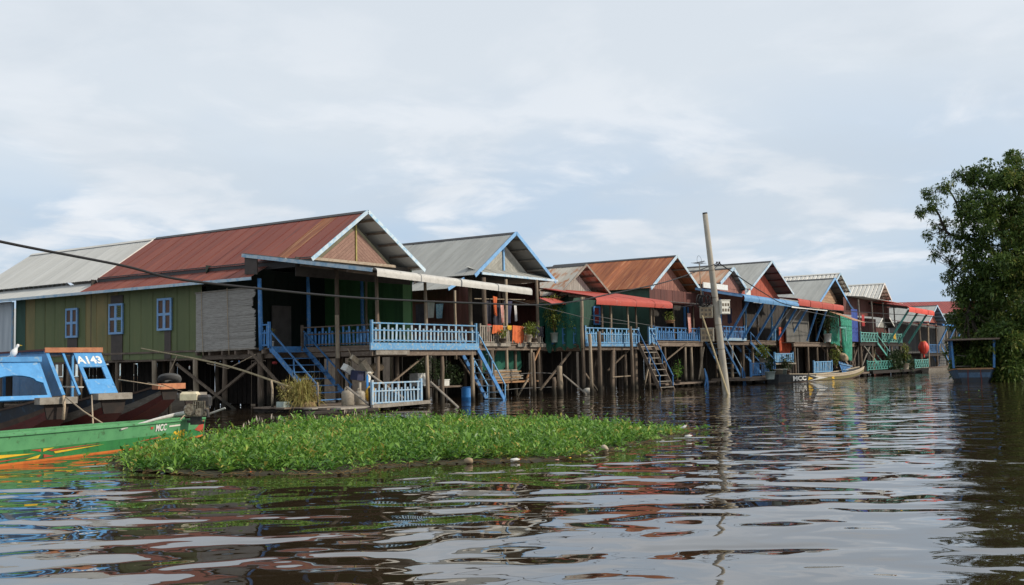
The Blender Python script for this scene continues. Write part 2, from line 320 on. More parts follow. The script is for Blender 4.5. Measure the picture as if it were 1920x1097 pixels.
# ---- corrugated sheets (roofs, awnings, walls): each sheet is an object, alike sheets share mesh data
SHEETS={}
def sheet_mesh(w,prof,m,amp,n,kind='wave'):
    key=(round(w,3),tuple((round(a,3),round(b,3)) for a,b in prof),m,amp,n,kind)
    if key in SHEETS: return SHEETS[key]
    b=MB(); xs=[]
    if kind=='wave':
        for i in range(2*n+1): xs.append((w*i/(2*n),amp*(1 if i%2 else -1)))
    else:                                   # trapezoid ribs
        p=w/n
        for i in range(n): xs+= [(i*p,0),(i*p+p*.60,0),(i*p+p*.70,amp),(i*p+p*.90,amp)]
        xs.append((w,0))
    nv=len(prof); nr=[]
    for j in range(nv):
        p,q=prof[max(j-1,0)],prof[min(j+1,nv-1)]; l=math.hypot(q[0]-p[0],q[1]-p[1]); nr.append((-(q[1]-p[1])/l,(q[0]-p[0])/l))
    for (x,h) in xs:
        for j,(v,o) in enumerate(prof): b.v.append((x,v+nr[j][0]*h,o+nr[j][1]*h))
    for i in range(len(xs)-1):
        for j in range(nv-1):
            q=i*nv+j; b.f.append((q,q+nv,q+nv+1,q+1))
    me=bpy.data.meshes.new('sheet'); me.from_pydata(b.v,[],b.f); me.materials.append(MATS[m])
    if kind=='wave':
        for p in me.polygons: p.use_smooth=True
    SHEETS[key]=me; return me
def sheets(parent,name,P,u,v,U,Lv,m,sw=.8,amp=.010,n=8,kind='wave',prof=None,jit=.004,lap=.0):
    """cover U x Lv from corner P with sheets side by side along u; m may be a function of the index"""
    P=V(P);u=V(u).normalized();v=V(v).normalized(); k=max(1,round(U/sw)); w_=U/k; nn=u.cross(v)
    for i in range(k):
        mm=m(i,k) if callable(m) else m
        me=sheet_mesh(w_+.025,prof or [(0,0),(Lv,0)],mm,amp,n,kind)
        o=P+u*(w_*i)+nn*(.003*(i%2)+J(jit*.5))+v*J(jit*4)
        link(name,me,parent,frame(o,u,(v+u*J(.003)).normalized(),nn))
def posts(parent,lst,m='post_wood',r=.085,name='stilt',lean=.06,n=7):
    out=[]
    for p in lst:
        x,y,z0,z1=p[:4]; rr=p[4] if len(p)>4 else r*R.uniform(.85,1.2); mm=p[5] if len(p)>5 else m
        lx=p[6] if len(p)>6 else J(lean)*(z1-z0)*.4; ly=J(lean)*(z1-z0)*.3; k=4; pts=[]
        for i in range(k+1):
            t=i/k; pts.append((x+lx*t+J(.018),y+ly*t+J(.018),z0+(z1-z0)*t))
        rs=[rr*(1.12-.24*i/k)*R.uniform(.92,1.08) for i in range(k+1)]
        out.append(MB().tube(pts,rs,n).build(name,mm,parent,True))
    return out
def railing(parent,a,b,z,h=.85,m='blue_paint',sp=.2,style='alt',bw=.085,name='railing',ends=True,mb=None):
    a=V((*a,z));b=V((*b,z));d=(b-a);L=d.length;d/=L; q=MB(); nrm=V((-d.y,d.x,0))
    q.bar(a+V((0,0,h)),b+V((0,0,h)),.06,.055); q.bar(a+V((0,0,.08)),b+V((0,0,.08)),.05,.05)
    if style=='alt': q.bar(a+V((0,0,h*.63)),b+V((0,0,h*.63)),.045,.05)
    if ends:
        for p in (a,b): q.bar(p-V((0,0,.05)),p+V((0,0,h+.12)),.10,.10)
    r=q.build(name,m,parent); k=max(2,round(L/sp))
    for i in range(1,k):
        if R.random()<.025: continue
        p=a+d*(L*i/k+J(.012))+nrm*.012; hh=h if (i%2==0 or style!='alt') else h*.76
        if style=='pick': hh=h*R.uniform(.9,1.05)
        bb=MB().bar(V((0,0,.03)),V((0,0,1)),bw,.025,up=nrm)
        key=('bal',bw,tuple(round(c,2) for c in nrm),mb or m)
        if key not in SHEETS: SHEETS[key]=bb.mesh('baluster',mb or m)
        mw=Matrix.Translation(p)@Matrix.Rotation(J(.035),4,'X')@Matrix.Rotation(J(.035),4,'Y')@Matrix.Diagonal((1,1,hh,1))
        link('baluster',SHEETS[key],r,mw)
    return r
def stairs(parent,top,bot,wv,n=8,m='blue_paint',mt=None,hand=.75,mh=None,sw=.05):
    """two stringers from top to bot (left edge), treads across wv, handrails"""
    top=V(top);bot=V(bot);wv=V(wv); dh=V((bot.x-top.x,bot.y-top.y,0)).normalized(); s=None
    for i in range(n):
        p=top.lerp(bot,(i+.6)/(n+.2))
        t=MB(); t.hexa([p-dh*.11-V((0,0,.02)),p+wv-dh*.11-V((0,0,.02)),p+wv+dh*.11-V((0,0,.02)),p+dh*.11-V((0,0,.02)),p-dh*.11+V((0,0,.02)),p+wv-dh*.11+V((0,0,.02)),p+wv+dh*.11+V((0,0,.02)),p+dh*.11+V((0,0,.02))])
        if s is None:
            s=t.build('stairs',mt or m,parent)
            for o in (V((0,0,0)),wv): MB().bar(top+o,bot+o,sw,.20,up=(0,0,1)).build('stringer',m,s)
        else: t.build('tread',mt or m,s)
    if hand:
        for o in (V((0,0,0)),wv):
            t=MB(); up=V((0,0,hand))
            t.bar(top+o+up,bot+o+up*.9+V((0,0,.1)),.05,.06)
            for f in (0.02,.5,.97): p=top.lerp(bot,f)+o; t.bar(p,p+up*(1.02-.1*f)+V((0,0,.08*f)),.05,.05)
            t.build('handrail',mh or m,s)
    return s
def bars(parent,name,m,lst,w=.08,h=.08):
    for (a,b,*r) in lst: MB().bar(a,b,r[0] if r else w,r[1] if len(r)>1 else h).build(name,r[2] if len(r)>2 else m,parent)
def gable_boards(parent,xc,y,zt,zb,sl,style,m,step=.24,th=.03,nx=None):
    """boards filling the triangle with its apex at (xc,zt), base zb and side slope sl (dz/dx)"""
    wd=(zt-zb)/sl; g=.012; i=0
    if style=='diag':
        for s in (-1,1):
            k=int((zt-zb)/step)
            for j in range(k+1):
                za=zt-j*step-g; zc=max(zt-(j+1)*step,zb)
                if za<=zb+.02: continue
                xa=(za-zb)/sl; xb=max((zc-zb)/sl,0)
                poly=[(xc+s*.03,y,za),(xc+s*.03,y,zc),(xc+s*max(xb,.03),y,zb),(xc+s*max(xa,.04),y,zb)]
                mm=m(j,k,s) if callable(m) else m
                MB().prism(poly,(0,th+J(.006),0)).build('gable_board',mm,parent)
    elif style=='vert':
        x=-wd
        while x<wd-.05:
            x1=min(x+step,wd); f=lambda q: zt-abs(q)*sl
            pts=[(xc+x+g,y,zb)]+[(xc+x1-g,y,zb),(xc+x1-g,y,max(f(x1-g),zb+.01))]
            if x<0<x1: pts.append((xc,y,zt))
            pts.append((xc+x+g,y,max(f(x+g),zb+.01)))
            MB().prism(pts,(0,th+J(.006),0)).build('gable_board',m(i,0,0) if callable(m) else m,parent); x=x1; i+=1
    else:
        z=zb
        while z<zt-.05:
            z1=min(z+step,zt); a=(zt-z)/sl; c=(zt-z1)/sl
            MB().prism([(xc-a,y,z+g),(xc+a,y,z+g),(xc+max(c,.02),y,z1),(xc-max(c,.02),y,z1)],(0,th+J(.008),0)).build('gable_board',m,parent); z=z1
def gable_roof(root,xc,y0,y1,zr,wl,zl,wr,zre,m,trim,sw=.8,amp=.018,n=7,kind='wave',over=.9,ridge='ridge_dark',purlin='board_wood',bw=.17,mr_=None):
    if kind=='wave': amp=min(amp,.010)
    for s,wd,ze in ((-1,wl,zl),(1,wr,zre)):
        d=V((s*wd,0,ze-zr)); L=d.length
        if s<0: sheets(root,'roof_sheet',(xc,y1,zr),(0,-1,0),d,y1-y0,L,m,sw,amp,n,kind)
        else: sheets(root,'roof_sheet',(xc,y0,zr),(0,1,0),d,y1-y0,L,mr_ or m,sw,amp,n,kind)
        MB().bar((xc+s*.01,y0-.03,zr-.03),(xc+s*wd,y0-.03,ze-.06),.035,bw,up=(0,0,1)).build('bargeboard',trim,root)
        for k in range(5):
            t=(k+.6)/5; x=xc+s*wd*t; z=zr+(ze-zr)*t-.09
            MB().box(x-.04,x+.04,y0+.02,y0+over+.3,z-.05,z+.04).build('purlin',purlin,root)
    b=MB()
    for s,wd,ze in ((-1,wl,zl),(1,wr,zre)):
        d=V((s*wd,0,ze-zr)).normalized(); u=V((0,1,0))
        p=V((xc,y0-.02,zr+.035)); q=p+d*.24
        b.add([p,p+u*(y1-y0),q+u*(y1-y0),q],[(0,1,2,3)])
    b.build('ridge_cap',ridge,root)
def floor_frame(root,x0,x1,y0,y1,z,m='board_wood',step=1.4):
    part('floor',m,root,lambda b:b.box(x0,x1,y0,y1,z-.06,z))
    for yy in np.arange(y0+.12,y1,2.6): MB().box(x0-.05,x1+.05,yy-.06,yy+.06,z-.34,z-.063).build('floor_beam',m,root)
def screen(root,x0,x1,y,z0,z1,along='x',m='dark_wood',sp=.32):  # dark planks added to darken the view under the floors
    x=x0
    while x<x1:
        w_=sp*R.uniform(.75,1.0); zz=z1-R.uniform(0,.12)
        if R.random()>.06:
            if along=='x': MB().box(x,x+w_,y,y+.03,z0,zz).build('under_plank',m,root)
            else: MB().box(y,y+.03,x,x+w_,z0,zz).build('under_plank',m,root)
        x+=sp
# ---- foliage
def leaf_arrays(base,dirs,lens,wid,droop):
    n=len(base); d=dirs/np.linalg.norm(dirs,axis=1,keepdims=True)
    up=np.tile([0,0,1.],(n,1))+NR.normal(0,.35,(n,3)); side=np.cross(d,up); side/=np.linalg.norm(side,axis=1,keepdims=True)+1e-9
    nn=np.cross(side,d); L=lens[:,None]; W_=wid[:,None]
    mid=base+d*L*.45; tip=base+d*L-np.array([0,0,1.])*droop[:,None]*L
    l=mid+side*W_*.5+nn*W_*.14; r=mid-side*W_*.5+nn*W_*.14
    v=np.stack([base,mid,tip,l,r],1).reshape(-1,3)
    k=np.arange(n)[:,None]*5
    f=np.concatenate([k+np.array([[0,1,2,3]]),k+np.array([[0,4,2,1]])],1).reshape(-1,4)
    return v,f
def quad_mesh(name,v,f,m,org=(0,0,0)):
    me=bpy.data.meshes.new(name); v=np.asarray(v,float)-np.array(org); n=len(f)
    me.vertices.add(len(v)); me.vertices.foreach_set('co',v.astype(np.float32).ravel())
    me.loops.add(n*4); me.loops.foreach_set('vertex_index',np.asarray(f,np.int32).ravel())
    me.polygons.add(n); me.polygons.foreach_set('loop_start',np.arange(0,n*4,4,dtype=np.int32)); 
    me.update(calc_edges=True); me.validate(); me.materials.append(MATS[m]); return me
def foliage(parent,name,centres,radii,n,ll,lw,m,up=.2,flat=1.0,droop=.25,org=None):
    c=np.array(centres,float); rr=np.array(radii,float); idx=NR.choice(len(c),n,p=rr**2/np.sum(rr**2))
    d=NR.normal(0,1,(n,3)); d/=np.linalg.norm(d,axis=1,keepdims=True); q=NR.uniform(.25,1,n)**.5
    p=c[idx]+d*(rr[idx]*q)[:,None]*np.array([1,1,flat]); dr=d+NR.normal(0,.6,(n,3))+np.array([0,0,up])
    L=ll*NR.uniform(.6,1.3,n); v,f=leaf_arrays(p,dr,L,L*lw,np.full(n,droop)*NR.uniform(.4,1.6,n))
    o=org if org is not None else (rootof(parent).location if parent else (0,0,0))
    return link(name,quad_mesh(name,v,f,m,o),parent) if parent else link(name,quad_mesh(name,v,f,m,o),None,Matrix.Translation(o))
def potted(name,label,loc,h,rad_,n,pm_='pot_cream',lm='leaf_pot',pr=.16,ph=.28,ll=.16,group=None,spread=.5):
    x,y,z=loc; t=thing(name,label,'plant',loc,group)
    MB().lathe((x,y,z),[(pr*.75,0),(pr,ph),(pr*1.08,ph),(pr*1.08,ph+.03),(pr*.9,ph+.03),(pr*.85,ph-.04),(0,ph-.04)],10).build('pot',pm_,t,True)
    b=MB(); cs=[];rs=[]
    for k in range(6):
        a=k*1.05+R.random(); e=V((x+math.cos(a)*rad_*spread*R.uniform(.4,1.1),y+math.sin(a)*rad_*spread*R.uniform(.4,1.1),z+ph+h*R.uniform(.55,1)))
        b.tube([(x,y,z+ph-.04),(x*.5+e.x*.5,y*.5+e.y*.5,z+ph+h*.45),e],[.018,.013,.006],5); cs+= [e,V((x,y,z+ph)).lerp(e,.6)]; rs+=[rad_*.5,rad_*.42]
    b.build('stem','stem_brown',t); foliage(t,'foliage',cs,rs,n,ll,.38,lm); return t
def text_mesh(name,s,size,m,parent,mw,depth=.004,bold=0,align='CENTER',sx=1.0):
    cu=bpy.data.curves.new('lettering','FONT'); cu.body=s; cu.size=size; cu.extrude=depth; cu.offset=bold; cu.align_x=align; cu.align_y='CENTER'; cu.resolution_u=2
    o=bpy.data.objects.new('tmp',cu); COL.objects.link(o); bpy.context.view_layer.update()
    me=bpy.data.meshes.new_from_object(o.evaluated_get(bpy.context.evaluated_depsgraph_get())); bpy.data.objects.remove(o)
    me.materials.clear(); me.materials.append(MATS[m]); return link(name,me,parent,mw@Matrix.Diagonal((sx,1,1,1)))
def cloth(name,label,cat,a,b,drop,m,folds=5,amp=.05,parent=None,group=None,taper=0,out=(0,-1,0),ragged=0,nv=8):
    a=V(a);b=V(b);o=V(out); ph=R.random()*6; hem=[R.uniform(-1,1)*ragged for _ in range(40)]
    def fn(u,v):
        p=a.lerp(b,u); c=a.lerp(b,.5); p=p.lerp(V((c.x,c.y,p.z)),taper*v)
        s=math.sin(u*folds*6.28+ph+v*.8)+.4*math.sin(u*folds*13.1+ph*2)
        return p+o*(s*amp*(.25+.75*v))-V((0,0,drop*v*(1+hem[int(u*20)]*1.0)))
    q=MB().grid(fn,max(10,folds*6),nv)
    if parent: return q.build(name,m,parent,True)
    return tag(q.build(name,m,None,True),label,cat,group)
def catenary(pts,n=8):
    out=[]
    P=[V(p) for p in pts]; P=[P[0]*2-P[1]]+P+[P[-1]*2-P[-2]]
    for i in range(1,len(P)-2):
        for k in range(n):
            t=k/n; a,b,c,d=P[i-1],P[i],P[i+1],P[i+2]
            out.append(.5*((2*b)+(c-a)*t+(2*a-5*b+4*c-d)*t*t+(3*b-a-3*c+d)*t**3))
    out.append(P[-2]); return out
def wire(name,label,pts,r,m='wire_grey',cat='cable',n=6,group=None,seg=6,rs=None):
    c=catenary(pts,seg) if seg>1 else [V(p) for p in pts]
    if rs: r=list(np.interp(np.linspace(0,1,len(c)),np.linspace(0,1,len(rs)),rs))
    return tag(MB().tube(c,r,n).build(name,m,None,True),label,cat,group)
# ---------------------------------------------------------------- water
def make_water():
    m=bpy.data.materials.new('river_water'); m.use_nodes=True; t=m.node_tree; t.nodes.clear(); L=t.links.new
    out=N(t,'ShaderNodeOutputMaterial'); b=N(t,'ShaderNodeBsdfPrincipled'); L(b.outputs[0],out.inputs[0])
    b.inputs['Base Color'].default_value=(.030,.021,.012,1); b.inputs['Roughness'].default_value=.012; b.inputs['IOR'].default_value=WIOR
    tc=N(t,'ShaderNodeTexCoord'); rot=N(t,'ShaderNodeMapping'); rot.inputs['Rotation'].default_value=(0,0,rad(-34)); L(tc.outputs['Object'],rot.inputs[0])
    def noise(s,detail,dist,off):
        mp=N(t,'ShaderNodeMapping'); mp.inputs['Scale'].default_value=s; mp.inputs['Location'].default_value=off; L(rot.outputs[0],mp.inputs[0])
        n=N(t,'ShaderNodeTexNoise'); n.inputs['Scale'].default_value=1; n.inputs['Detail'].default_value=detail; n.inputs['Roughness'].default_value=.45; n.inputs['Distortion'].default_value=dist
        L(mp.outputs[0],n.inputs['Vector']); return n.outputs[0]
    def mul(a,k):
        n=N(t,'ShaderNodeMath',operation='MULTIPLY'); L(a,n.inputs[0]); n.inputs[1].default_value=k; return n.outputs[0]
    def add(a,c):
        n=N(t,'ShaderNodeMath',operation='ADD'); L(a,n.inputs[0]); L(c,n.inputs[1]); return n.outputs[0]
    h=None
    for s,d,ds,off,k in WAVES:
        x=mul(noise(s,d,ds,off),k); h=x if h is None else add(h,x)
    bn=N(t,'ShaderNodeBump'); bn.inputs['Strength'].default_value=1; bn.inputs['Distance'].default_value=1; L(h,bn.inputs['Height']); L(bn.outputs[0],b.inputs['Normal'])
    me=bpy.data.meshes.new('water'); s=2500; me.from_pydata([(-s,-s,0),(s,-s,0),(s,s,0),(-s,s,0)],[],[(0,1,2,3)]); me.materials.append(m)
    tag(link('water',me,None,Matrix.Identity(4)),kind='structure')
WIOR=2.5
# (scale across/along view, detail, distortion, offset, height in m)
WAVES=[((1.15,.85,1),0,.6,(3,1,0),.046),((2.5,1.9,1),0,.6,(9,4,0),.0075),((.5,.3,1),0,.3,(5,2,0),.05),((6,3.2,1),1,.3,(1,7,0),.0007),((.16,.10,1),1,0,(0,0,0),.10)]
make_water()
# ---------------------------------------------------------------- front house: green walls, red roof
A=thing('stilt_house','long green tin house on stilts with a rust red roof and sunlit blue front railing','house',(0,8,0),'stilt houses along the canal')
mA=lambda i,k:'rust_streak_tin' if i==k-3 else 'red_tin'
gable_roof(A,0,.12,14.9,8.70,3.55,6.32,4.03,6.30,mA,'white_blue_trim',over=.9,mr_='red_tin',n=8,amp=.014)
sheets(A,'skirt_sheet',(-3.42,14.9,6.20),(0,-1,0),(-1.08,0,-.58),12.1,1.22,'red_tin',.8,.014,8)
MB().bar((-4.50,2.75,5.57),(-4.50,26.2,5.57),.04,.13).build('fascia','white_blue_trim',A)
part('light_gap_board','ridge_dark',A,lambda b:b.box(-3.50,-3.45,.2,14.88,6.02,6.40))  # added board, stops light leaking in between main roof and skirt
def wallmat(i,k): return 'olive_wall' if i in (1,7,8,9) else ('green_wall' if i not in (0,) else 'deep_green_wall')
sheets(A,'wall_panel',(-3.8,21.5,5.62),(0,-1,0),(0,0,-1),14.75,3.36,wallmat,.86,.011,9)
sheets(A,'wall_panel',(4.0,.9,6.30),(0,1,0),(0,0,-1),20.6,4.0,'green_panel',.86,.011,7)
sheets(A,'wall_panel',(3.34,.93,6.2),(1,0,0),(0,0,-1),.68,3.62,'green_panel',.68,.014,6)
def window(root,x,yc,w_,z0,z1,m='window_blue',sh='brown_shutter',louv=False,nx=-1,axis='x'):
    def bx(b,a0,a1,c0,c1,d0,d1):           # a along the wall, c depth from wall, d height
        if axis=='x': b.box(*sorted((x+nx*c0,x+nx*c1)),a0,a1,d0,d1)
        else: b.box(a0,a1,*sorted((x+nx*c0,x+nx*c1)),d0,d1)
    q=MB(); h=w_/2; zm=(z0+z1)/2
    bx(q,yc-h,yc-h+.09,.02,.10,z0,z1); bx(q,yc+h-.09,yc+h,.02,.10,z0,z1); bx(q,yc-.085,yc+.085,.02,.095,z0+.10,z1-.10)
    bx(q,yc-h+.09,yc+h-.09,.02,.10,z0,z0+.10); bx(q,yc-h+.09,yc+h-.09,.02,.10,z1-.10,z1)
    for s in (-1,1): a=sorted((yc+s*.085,yc+s*(h-.09))); bx(q,a[0],a[1],.02,.092,zm-.06,zm+.06)
    wn=q.build('window',m,root)
    for s in (-1,1):
        a=sorted((yc+s*.088,yc+s*(h-.093)))
        for (c,d) in ((z0+.103,zm-.063),(zm+.063,z1-.103)):
            b=MB(); lo=louv and s==-1
            if lo:
                for i in range(6): zz=c+(d-c)*(i+.5)/6; bx(b,a[0],a[1],.03,.075,zz-.02,zz+.035)
            else: bx(b,a[0],a[1],.025,.06,c,d)
            b.build('shutter_panel','green_wall' if lo else sh,wn)
for yc,w_,z0,z1,lv in ((16.45,.98,3.46,4.94,0),(12.88,1.08,3.52,5.0,1),(9.25,1.02,3.58,5.08,0)):
    window(A,-3.82,yc,w_,z0,z1,louv=bool(lv))
    part('patch_panel','dark_panel',A,lambda b:b.box(-3.845,-3.82,yc-.40-(.05 if lv else 0),yc+(.42 if w_>1.03 or not lv and yc>15 else .05),2.27,z0-.03))
part('patch_panel','dark_panel',A,lambda b:b.box(-3.845,-3.82,12.4,13.35,5.03,5.40))
# porch
part('floor','board_wood',A,lambda b:b.box(-2.05,4.62,-2.38,21.3,2.54,2.62))
part('floor','board_wood',A,lambda b:b.box(-3.85,-2.06,2.3,21.3,2.54,2.62))
for yy in list(np.arange(2.6,7,.85))+[9,12,15,18,21]: part('floor_beam','board_wood',A,lambda b:b.box(-4.02 if yy<6.9 else -3.74,4.3,yy-.05,yy+.05,2.36,2.538))
for xx in (-3.70,-2.0,.3,2.4,4.4): part('floor_beam','board_wood',A,lambda b:b.box(xx-.07,xx+.07,(2.2 if xx<-3 else -2.2),21.2,2.17,2.357))
part('fascia','sky_blue_paint',A,lambda b:b.box(-2.80,4.78,-2.47,-2.40,2.40,2.70))
part('floor_beam','board_wood',A,lambda b:b.box(-2.6,4.70,-2.36,-2.26,2.16,2.395))
part('floor_beam','old_board_wood',A,lambda b:b.box(-2.5,-.35,-2.50,-2.42,2.20,2.38))
part('fascia','board_wood',A,lambda b:b.box(-2.11,-2.06,-2.2,2.2,2.40,2.60))
part('threshold','blue_paint',A,lambda b:b.box(-3.9,-2.1,2.2,2.27,2.40,2.66))
railing(A,(-2.66,-2.40),(4.64,-2.40),2.72,.80,'sky_blue_paint',.265,bw=.115,mb='pale_blue_paint')
railing(A,(-2.05,2.2),(-2.05,-2.25),2.64,.84,'board_wood',.20,bw=.10,mb='blue_paint')
railing(A,(-3.92,2.75),(-3.92,2.28),2.64,.95,'blue_paint',.16,bw=.07)
stairs(A,(-3.98,2.15,2.60),(-3.98,-.65,.20),(1.86,-.12,0),8,'blue_paint',hand=.72,mt='blue_paint')
stairs(A,(4.75,-2.42,2.45),(7.0,-2.42,-.15),(0,1.05,0),8,'blue_paint',hand=.78,mt='pale_blue_paint',mh='sky_blue_paint')
AP=(1,0,-.024)
lip=[(0,0),(2.2,0),(4.86,0),(4.98,.008),(5.04,.035),(5.075,.085),(5.09,.16),(5.10,.29)]
sheets(A,'awning_sheet',(-4.3,.86,6.30),AP,(0,-1,-.152),11.12,5.1,'awning_white',2.8,.034,14,prof=lip)
sheets(A,'awning_sheet',(-4.3,3.5,6.70),AP,(0,-1,-.152),1.2,2.6,'white_tin',.6,.030,4)
MB().bar((-4.33,3.5,6.62),(-4.33,-3.95,5.50),.04,.15).build('fascia','white_blue_trim',A)
part('end_panel','dark_panel',A,lambda b:b.hexa([(-4.25,2.65,5.75),(-4.20,2.65,5.75),(-4.20,3.42,5.80),(-4.25,3.42,5.80),(-4.25,2.65,6.42),(-4.20,2.65,6.42),(-4.20,3.42,6.56),(-4.25,3.42,6.56)]))
for yy,zz in ((-2.4,5.60),(.2,6.02)): MB().bar((-4.1,yy,zz),(6.6,yy,zz-.25),.09,.13).build('porch_beam','board_wood',A)
for xx in (-3.9,-1.9,.3,2.5,4.7,6.4): MB().bar((xx,.8,6.17-.024*(xx+4.3)),(xx,-3.9,5.46-.024*(xx+4.3)),.07,.09).build('rafter','dark_wood',A)
posts(A,[(-2.05,.1,-.6,5.95,.10,'post_wood',-.05),(-2.22,-2.33,-.6,5.55,.085,'post_wood',.02),(1.1,-2.33,-.6,5.5,.085,'pale_post_wood',-.03),(4.42,-2.33,-.6,5.4,.10,'pale_post_wood',.02),(3.0,2.9,2.6,5.9,.07,'pale_post_wood')],name='porch_post')
MB().bar((-2.155,-.02,2.10),(-2.19,-.02,3.95),.17,.10,up=(.7,.7,0)).build('porch_post','pale_post_wood',A)
posts(A,[(-3.9,2.8,2.5,5.6,.10,'blue_paint',-.05),(-.92,2.9,2.6,5.9,.09,'blue_paint'),(2.72,2.9,2.6,5.9,.09,'blue_paint')],name='porch_post')
posts(A,[(-3.85,2.85,-.6,2.4,.14,'post_wood',-.08),(2.2,-2.2,-.6,2.3,.10),(.4,-1.2,-.6,2.3,.09),(-3.8,10,-.6,2.2,.13,'pale_post_wood',-.06),(-3.8,7.1,-.6,2.2,.13,'pale_post_wood',-.06)]+[(x,y,-.6,2.2,.12) for x in (-3.7,-1,1.6,3.8) for y in (5.4,9,13,17,21)])
bars(A,'brace','post_wood',[((-4.0,6.3,.15),(-3.98,2.95,2.0),.11,.11),((-4.02,8.2,2.0),(-4.0,4.2,-.1),.10,.10),((-4.04,3.3,2.45),(-4.0,1.2,.75),.10,.10),((-1.2,-2.0,.9),(1.2,-2.0,2.1),.06,.06),((4.3,-1.6,2.1),(5.9,-1.6,.6),.06,.06)])
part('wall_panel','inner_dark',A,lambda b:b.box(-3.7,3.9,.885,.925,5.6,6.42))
gable_boards(A,0,.86,8.10,6.42,.665,'diag',lambda j,k,s:'green_gable' if j<1 else 'brown_gable',.165,.03)
part('gable_post','yellow_trim',A,lambda b:b.box(-.035,.035,.80,.858,6.42,8.12))
part('gable_sill','cream_trim',A,lambda b:b.box(-3.2,2.6,.70,.84,6.34,6.46))
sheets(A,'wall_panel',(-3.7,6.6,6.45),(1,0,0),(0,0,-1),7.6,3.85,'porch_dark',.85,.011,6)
part('door','grey_door',A,lambda b:b.box(.2,1.45,6.46,6.52,2.64,4.75))
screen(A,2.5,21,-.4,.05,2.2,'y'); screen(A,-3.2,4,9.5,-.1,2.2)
part('shelf','board_wood',A,lambda b:b.box(4.9,7.0,.2,1.0,.62,.70))
# white roofed house behind, sharing the ridge
A2=thing('stilt_house','house with a pale white tin roof and grey tin wall behind the green walled house','house',(0,24,0),'stilt houses along the canal')
gable_roof(A2,0,14.92,26.25,8.68,3.55,6.30,4.03,6.30,'white_tin','white_paint',kind='rib',n=4,amp=.028,ridge='ribbed_white')
sheets(A2,'skirt_sheet',(-3.42,26.25,6.18),(0,-1,0),(-1.08,0,-.58),11.3,1.22,'white_tin',.8,.028,4,'rib')
sheets(A2,'wall_panel',(-3.92,33,5.55),(0,-1,0),(0,0,-1),11.3,3.2,'pale_wall',.86,.011,8)
part('corner_trim','pale_blue_paint',A2,lambda b:b.box(-3.97,-3.90,21.52,21.66,2.4,5.5))
gable_boards(A2,0,26.0,8.5,6.3,.66,'vert','grey_board',.3,.03)
sheets(A2,'wall_panel',(-3.9,32.9,5.9),(1,0,0),(0,0,-1),7.9,3.5,'pale_wall',.86,.011,8); part('back_wall','inner_dark',A2,lambda b:b.box(-3.8,3.9,14.95,15.0,2.4,6.3))
posts(A2,[(x,y,-.6,2.4,.12) for x in (-3.7,0,3.8) for y in (23,27,31)]); screen(A2,22,33,-2,.05,2.3,'y')
# ---------------------------------------------------------------- second house: grey roof, blue trim
B=thing('stilt_house','grey roofed house with bright blue gable trim and washing on its wooden railing','house',(12.4,6,0),'stilt houses along the canal')
gable_roof(B,12.4,.4,13,8.88,3.92,6.34,4.0,6.42,'grey_tin','blue_trim',over=.9,bw=.19,purlin='old_board_wood')
sheets(B,'skirt_sheet',(8.62,13,6.22),(0,-1,0),(-1.5,0,-.62),11.9,1.62,'grey_tin',.8,.010,8)
MB().bar((8.5,1.07,6.18),(7.1,1.07,5.56),.04,.16).build('bargeboard','blue_trim',B)
sheets(B,'apron_sheet',(8.9,1.32,6.86),(1,0,.0),(0,-1.1,-.40),7.3,1.17,'grey_tin',.8,.010,8)
MB().bar((8.86,.20,6.42),(16.3,.20,6.42),.05,.12).build('fascia','white_blue_trim',B)
gable_boards(B,12.4,1.3,8.40,6.84,.645,'diag','grey_board',.20,.03)
part('gable_post','blue_trim',B,lambda b:b.box(12.34,12.46,1.22,1.298,6.84,8.36))
sheets(B,'wall_panel',(8.2,12.5,5.9),(0,-1,0),(0,0,-1),11.9,3.2,'maroon_wall',.42,.02,1,'rib')
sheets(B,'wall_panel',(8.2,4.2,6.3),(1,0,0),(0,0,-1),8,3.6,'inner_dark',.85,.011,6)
sheets(B,'wall_panel',(16.1,1.3,6.4),(0,1,0),(0,0,-1),11,3.7,'maroon_wall',.85,.011,6)
part('wall_panel','tarp_grey',B,lambda b:b.box(10.2,10.9,4.05,4.12,2.8,5.2))
floor_frame(B,8.2,14.45,-.05,12.5,2.78)
for x0,x1 in ((8.5,10.9),(11.6,12.4),(12.8,14.4)): part('fascia','old_board_wood',B,lambda b:b.box(x0,x1,-.12,-.06,2.62+J(.02),2.80))
railing(B,(8.3,0),(14.4,0),2.78,.90,'old_board_wood',.20,'pick',.09); railing(B,(14.4,0),(14.4,2.5),2.78,.9,'old_board_wood',.22,'pick',.09)
posts(B,[(10.75,.1,-.6,6.2,.09,'pale_post_wood'),(13.95,.1,-.6,6.35,.10,'post_wood'),(13.2,2.2,2.8,6.2,.10),(13.9,2.4,2.8,6.2,.08,'pale_post_wood'),(9.0,.15,2.8,6.2,.12,'post_wood'),(7.4,.9,2.0,5.5,.07,'pale_post_wood'),(8.3,1.0,2.7,5.5,.06)],name='porch_post')
posts(B,[(8.5,.2,-.6,2.6,.12,'post_wood'),(12.1,.4,-.6,2.6,.10),(12.75,-.2,-.6,2.5,.09,'pale_post_wood')]+[(x,y,-.6,2.5,.11) for x in (8.4,11,13.6,16) for y in (3,6,9,12)])
bars(B,'brace','post_wood',[((12.4,-.1,.9),(13.8,-.1,2.6),.08,.08,'warm_wood'),((9.2,.6,.5),(10.6,.6,2.5),.07,.07),((11.2,-.3,.0),(12.4,-.2,.9),.07,.07,'pale_post_wood')])
MB().bar((9.1,.9,5.15),(13.9,.9,5.28),.04,.04).build('hanging_pole','pale_post_wood',B)
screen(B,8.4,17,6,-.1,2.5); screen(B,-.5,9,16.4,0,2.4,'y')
part('low_shelf','warm_wood',B,lambda b:b.box(9.6,13.6,-.1,.9,.72,.80))
